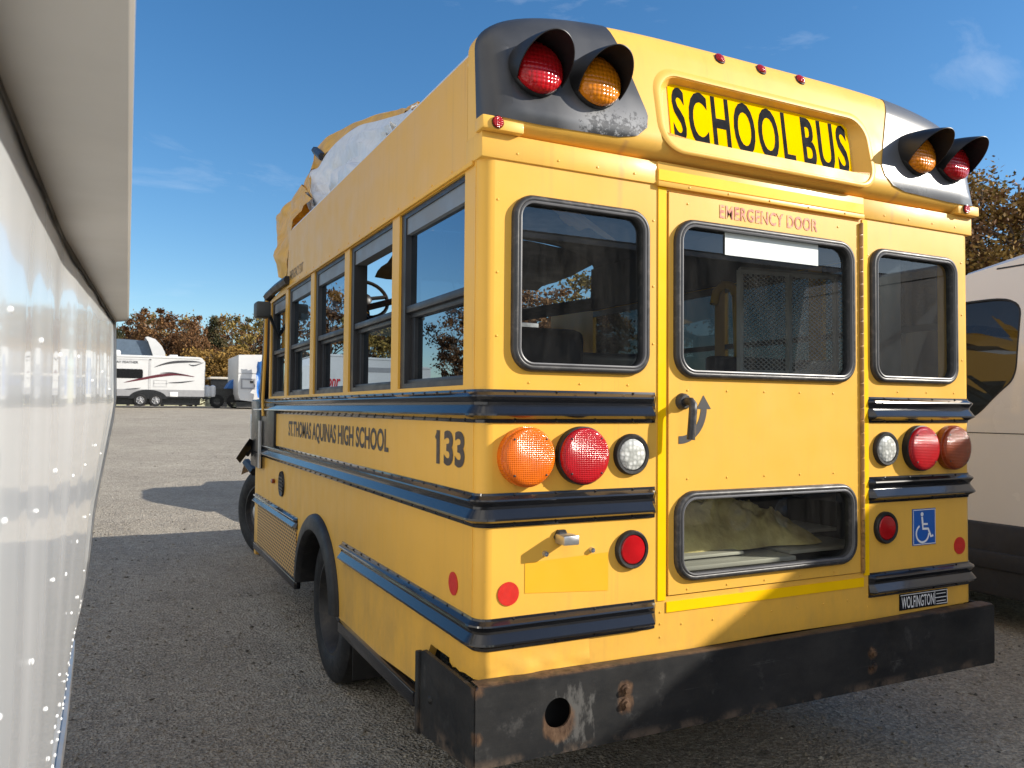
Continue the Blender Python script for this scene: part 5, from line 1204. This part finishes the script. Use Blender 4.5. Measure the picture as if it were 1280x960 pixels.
# long low white roofline far behind the pickup
tS = thing('storage_shed', 'long low pale roofed shed far behind the pickup truck', 'shed', (aty(285, 490, 58).x, 58, gz(58)))
a, b = aty(262, 471, 58), aty(300, 474.5, 58)
B = MB(); B.box(a.x, b.x + 3, 57.8, 62, b.z, a.z, .02); B.out('roof', simple('pale_roof', (0.62, 0.58, 0.5), 0.6), tS)
B = MB(); B.box(a.x + .1, b.x + 2.9, 58, 61.8, gz(58), b.z - .003); B.out('wall', truck_black, tS)

# trailers standing to the left, the ones mirrored in the side windows
def refl_x(u, Y):
    d = _f + _r * ((u - 640) / 998.466); return -(CAM.x) * 1.0 - (Y - CAM.y) * d.x / d.y + 0.09
YR = 38.0
for i, (u0, u1, H, lab) in enumerate(((394, 432, 3.0, 'white trailer with red script lettering, mirrored in the bus side windows'), (438, 492, 2.9, 'white trailer with grey roof stripe, mirrored in the second bus side window'), (500, 538, 2.5, 'low white trailer with rounded front, mirrored in the rearmost bus side window'))):
    xa, xb = refl_x(u1, YR), refl_x(u0, YR)
    t, _b = rv('travel_trailer', lab, None, 0, xb - xa, 6.0, H, 'trailers parked to the left', win=False, ac=False, wheels=False, cap=0.5)
    B = MB(); B.box(.1, xb - xa - .1, .3, 5.8, .15, .56); B.out('trailer_chassis', truck_black, t)
    if i == 0: text('red_script', 'eslonr', script_red, t, REAR, -0.016, xb - xa - .05, 0.25, 1.35, 1.95, 0.02, 0.25)
    if i == 1:
        B = MB(); B.box(.05, xb - xa - .05, -0.012, 0, H - .75, H - .5); B.out('stripe_graphic', trailer_grey, t)
    t.location = (xa, YR, gz(YR))
# more trailers further along the same row
for i, (x, y, L_, H, lab) in enumerate(((-33.0, 31, 8.5, 3.1, 'long white trailer at the far left end of the lot'), (-6.4, 40, 5.0, 3.0, 'white trailer next to the red lettered one, mirrored in the forward bus windows'))):
    t, _b = rv('travel_trailer', lab, None, 0, L_, 2.5, H, 'trailers parked to the left'); t.location = (x, y, gz(y))
# unseen trailer added behind the camera, painted dark to darken rear window reflections
t, _b = rv('travel_trailer', 'tall dark grey trailer added out of view behind the camera to darken the rear left bus window', None, 0, 9.3, 2.5, 3.85, ac=False)
t.location = (11.5, -6.0, gz(-6)); t.rotation_euler = (0, 0, R(180))
for o_ in t.children:
    if o_.name.startswith('trailer_body'): o_.data.materials[0] = simple('dark_added_trailer_paint', (0.045, 0.05, 0.055), 0.4)

# ================================================================== TREES
def leaf_mesh(name, seed, h, rx, kind, nclump=46, per=95, size=0.20, low=0.25):
    rng = np.random.default_rng(seed)
    C = []
    while len(C) < nclump:
        p = rng.normal(size=3); p /= np.linalg.norm(p); r = rng.random() ** 0.42
        q = p * r
        z = low * h + (1 - low) * h * (0.5 + 0.5 * q[2])
        wid = rx * (0.55 + 0.6 * math.sin(math.pi * min(1, (z / h - low) / (1 - low) * 0.85 + 0.12)))
        if kind == 'pine': wid = rx * (1.05 - 0.85 * (z / h - low) / (1 - low))
        C.append((q[0] * wid, q[1] * wid, z))
    C = np.array(C)
    sc_ = (0.20 + 0.45 * rng.random(nclump)) * rx * 0.29
    P = np.repeat(C, per, 0) + rng.normal(size=(nclump * per, 3)) * np.repeat(sc_, per)[:, None] * np.array([1, 1, 0.7])
    n = len(P); s = size * (0.6 + 0.8 * rng.random(n))
    a = rng.normal(size=(n, 3)); a /= np.linalg.norm(a, axis=1)[:, None]
    b = rng.normal(size=(n, 3)); b -= a * (a * b).sum(1)[:, None]; b /= np.linalg.norm(b, axis=1)[:, None]
    V = np.stack([P - a * s[:, None], P + b * s[:, None] * .55, P + a * s[:, None], P - b * s[:, None] * .55], 1).reshape(-1, 3)
    F = np.arange(4 * n).reshape(-1, 4)
    me = bpy.data.meshes.new(name); me.from_pydata(V.tolist(), [], F.tolist()); return me, C
def trunk_mesh(h, C, seed, r=0.16):
    rng = random.Random(seed); B = MB()
    pts = [Vector((0, 0, -0.3))] + [Vector((0.12 * rng.uniform(-1, 1) * k, 0.12 * rng.uniform(-1, 1) * k, h * 0.92 * k / 6)) for k in range(1, 7)]
    B.tube(pts, r, 8, True, 0.03)
    for c_ in C[::2]:
        c_ = Vector(c_); z = max(h * .15, c_.z - 0.25 * h * rng.random() - 0.4); i = min(5, int(z / (h * .92) * 6)); p0 = pts[i].lerp(pts[i + 1], 0.5)
        if p0.z > c_.z: continue
        midp = p0.lerp(c_, 0.5) + Vector((rng.uniform(-.2, .2), rng.uniform(-.2, .2), 0.1)); B.tube([p0, midp, c_], 0.05, 5, False, 0.012)
    bmesh.ops.recalc_face_normals(B.bm, faces=B.bm.faces); me = bpy.data.meshes.new('trunk'); B.bm.to_mesh(me); B.bm.free(); return me
TM = {}
for k_, (seed, h, rx, kind, nc, per, sz, low) in {'rustA': (1, 9.5, 2.6, 'rust', 52, 120, .135, .22), 'rustB': (2, 8.5, 3.0, 'rust', 46, 120, .135, .15), 'olive': (3, 9.0, 2.7, 'olive', 52, 130, .13, .18), 'pine': (4, 9.5, 2.1, 'pine', 46, 120, .13, .3), 'gold': (5, 5.5, 2.6, 'gold', 54, 110, .11, .05), 'sparse': (6, 9.6, 2.3, 'olive', 30, 80, .13, .3), 'oliveN': (7, 9.0, 2.9, 'olive', 60, 260, .075, .12), 'goldN': (8, 9.2, 3.0, 'gold', 56, 260, .075, .12), 'rustN': (9, 9.0, 2.9, 'rust', 56, 260, .075, .12)}.items():
    me, C = leaf_mesh('crown_' + k_, seed, h, rx, kind, nc, per, sz, low); me.materials.append(LEAF[kind]); me.shade_smooth() if False else None
    tmm = trunk_mesh(h, C, seed); tmm.materials.append(bark)
    TM[k_] = (me, tmm, h)
def tree(kind, x, y, s, rz, label, group='autumn trees behind the lot', zs=None):
    me, tmm, h = TM[kind]
    t = thing('pine_tree' if kind == 'pine' else 'autumn_tree', label, 'tree', (x, y, gz(y)), group); t.rotation_euler = (0, 0, rz); t.scale = (s, s, s if zs is None else zs)
    for nm, m_ in (('crown', me), ('trunk', tmm)):
        o = bpy.data.objects.new(nm, m_); COL.objects.link(o); o.parent = t
def tree_at(kind, u, Y, vtop, label, rz, ws=1.0):
    p_ = aty(u, vtop, Y); h = p_.z - gz(Y); s = h / TM[kind][2]
    me, tmm, hh = TM[kind]
    tree(kind, p_.x, Y, s * ws, rz, label, zs=s)
rz_ = 0.0
for kind, u, Y, v, ws, lab in (
    ('pine', 146, 66, 408, .9, 'dark pine at the left end of the tree line, beside the near trailer'),
    ('rustB', 163, 70, 400, 1.0, 'low dark rust tree right of the dark pine at the left end'),
    ('rustA', 182, 72, 387, 1.0, 'tall rust red tree left of middle above the striped trailer roof'),
    ('rustA', 205, 68, 388, 1.05, 'broad rust red tree above the white curved fairing'),
    ('rustB', 228, 74, 392, 1.0, 'reddish brown tree above the right half of the striped trailer'),
    ('rustA', 247, 66, 396, .8, 'rust brown tree above the gas bottles of the striped trailer'),
    ('pine', 268, 68, 392, .8, 'dark green slender tree right of the rust trees'),
    ('sparse', 290, 72, 386, .9, 'tall thin crowned tree above the pickup truck'),
    ('rustB', 303, 76, 392, .8, 'dark rust tree between the tall thin crowned ones'),
    ('sparse', 318, 70, 389, 1.0, 'patchy olive tree just left of the bus cab mirror'),
    ('rustA', 338, 74, 392, .9, 'brown tree half hidden behind the bus front post'),
    ('olive', 192, 78, 394, 1.0, 'olive brown tree showing between the two rust red ones'),
    ('olive', 237, 80, 397, 1.0, 'greenish brown tree behind the reddish ones right of the fairing'),
    ('rustA', 280, 80, 396, 1.0, 'brown tree just right of the dark green slender one'),
    ('olive', 172, 80, 396, 1.0, 'greenish tree behind the low dark rust one at the left end'),
    ('rustA', 655, 66, 356, 1.2, 'rust tree seen through the left rear window, nearer its left edge'),
    ('rustB', 690, 68, 352, 1.3, 'rust tree seen through the left rear window, further right'),
    ('olive', 725, 70, 345, 1.3, 'olive tree beyond the bus, hidden by its rear window post'),
    ('gold', 262, 62, 438, 1.2, 'golden bushy shrub behind the gap left of the box trailer'),
    ('gold', 240, 64, 436, 1.1, 'golden brown shrub above the right end of the striped trailer'),
    ('gold', 284, 63, 432, 1.3, 'straw coloured shrub beside the box trailer corner'),
    ('gold', 306, 64, 436, 1.2, 'yellowish shrub rising behind the white box trailer')):
    tree_at(kind, u, Y, v, lab, rz_, ws); rz_ += 1.7
# right-hand trees beyond the van
def atd(u, D): 
    d = _f + _r * ((u - 640) / 998.466); d = Vector((d.x, d.y, 0)).normalized(); return CAM + d * D
for kind, u, D, h, ws, lab in (('oliveN', 1196, 46, 13.2, 1.0, 'olive tree showing right of the bus roof corner'), ('goldN', 1228, 42, 12.0, 1.1, 'yellow green tree above the beige van roof'), ('oliveN', 1250, 47, 13.6, 1.2, 'taller olive tree behind the yellow green one above the van'), ('rustN', 1282, 42, 12.0, 1.2, 'rust red tree above the van at the right edge'), ('rustN', 1330, 44, 12.5, 1.2, 'rust tree further right beyond the van')):
    p_ = atd(u, D); s = h / TM[kind][2]; tree(kind, p_.x, p_.y, s * ws, rz_, lab, zs=s); rz_ += 1.3
# tree belt round the rest of the lot (seen mirrored in the windows)
for k in range(15):
    x = -5.0 - k * 3.6 + 1.2 * math.sin(k * 2.1); y = 60 - k * 0.9 + 3 * math.sin(k * 1.7)
    tree(['rustA', 'pine', 'rustB', 'sparse', 'pine', 'rustA'][k % 6], x, y, (1.05 + 0.2 * math.sin(k * 3.3)), k * 1.1, 'autumn tree in the belt along the left side of the lot', 'autumn trees along the left side of the lot')
for k in range(12):
    a = R(-75 + k * 13); x = 1 + 48 * math.sin(a); y = -8 - 44 * math.cos(a)
    tree(['rustA', 'olive', 'pine'][k % 3], x, y, 0.85, k, 'autumn tree in the belt behind the camera', 'autumn trees behind the camera')
bpy.context.view_layer.update()
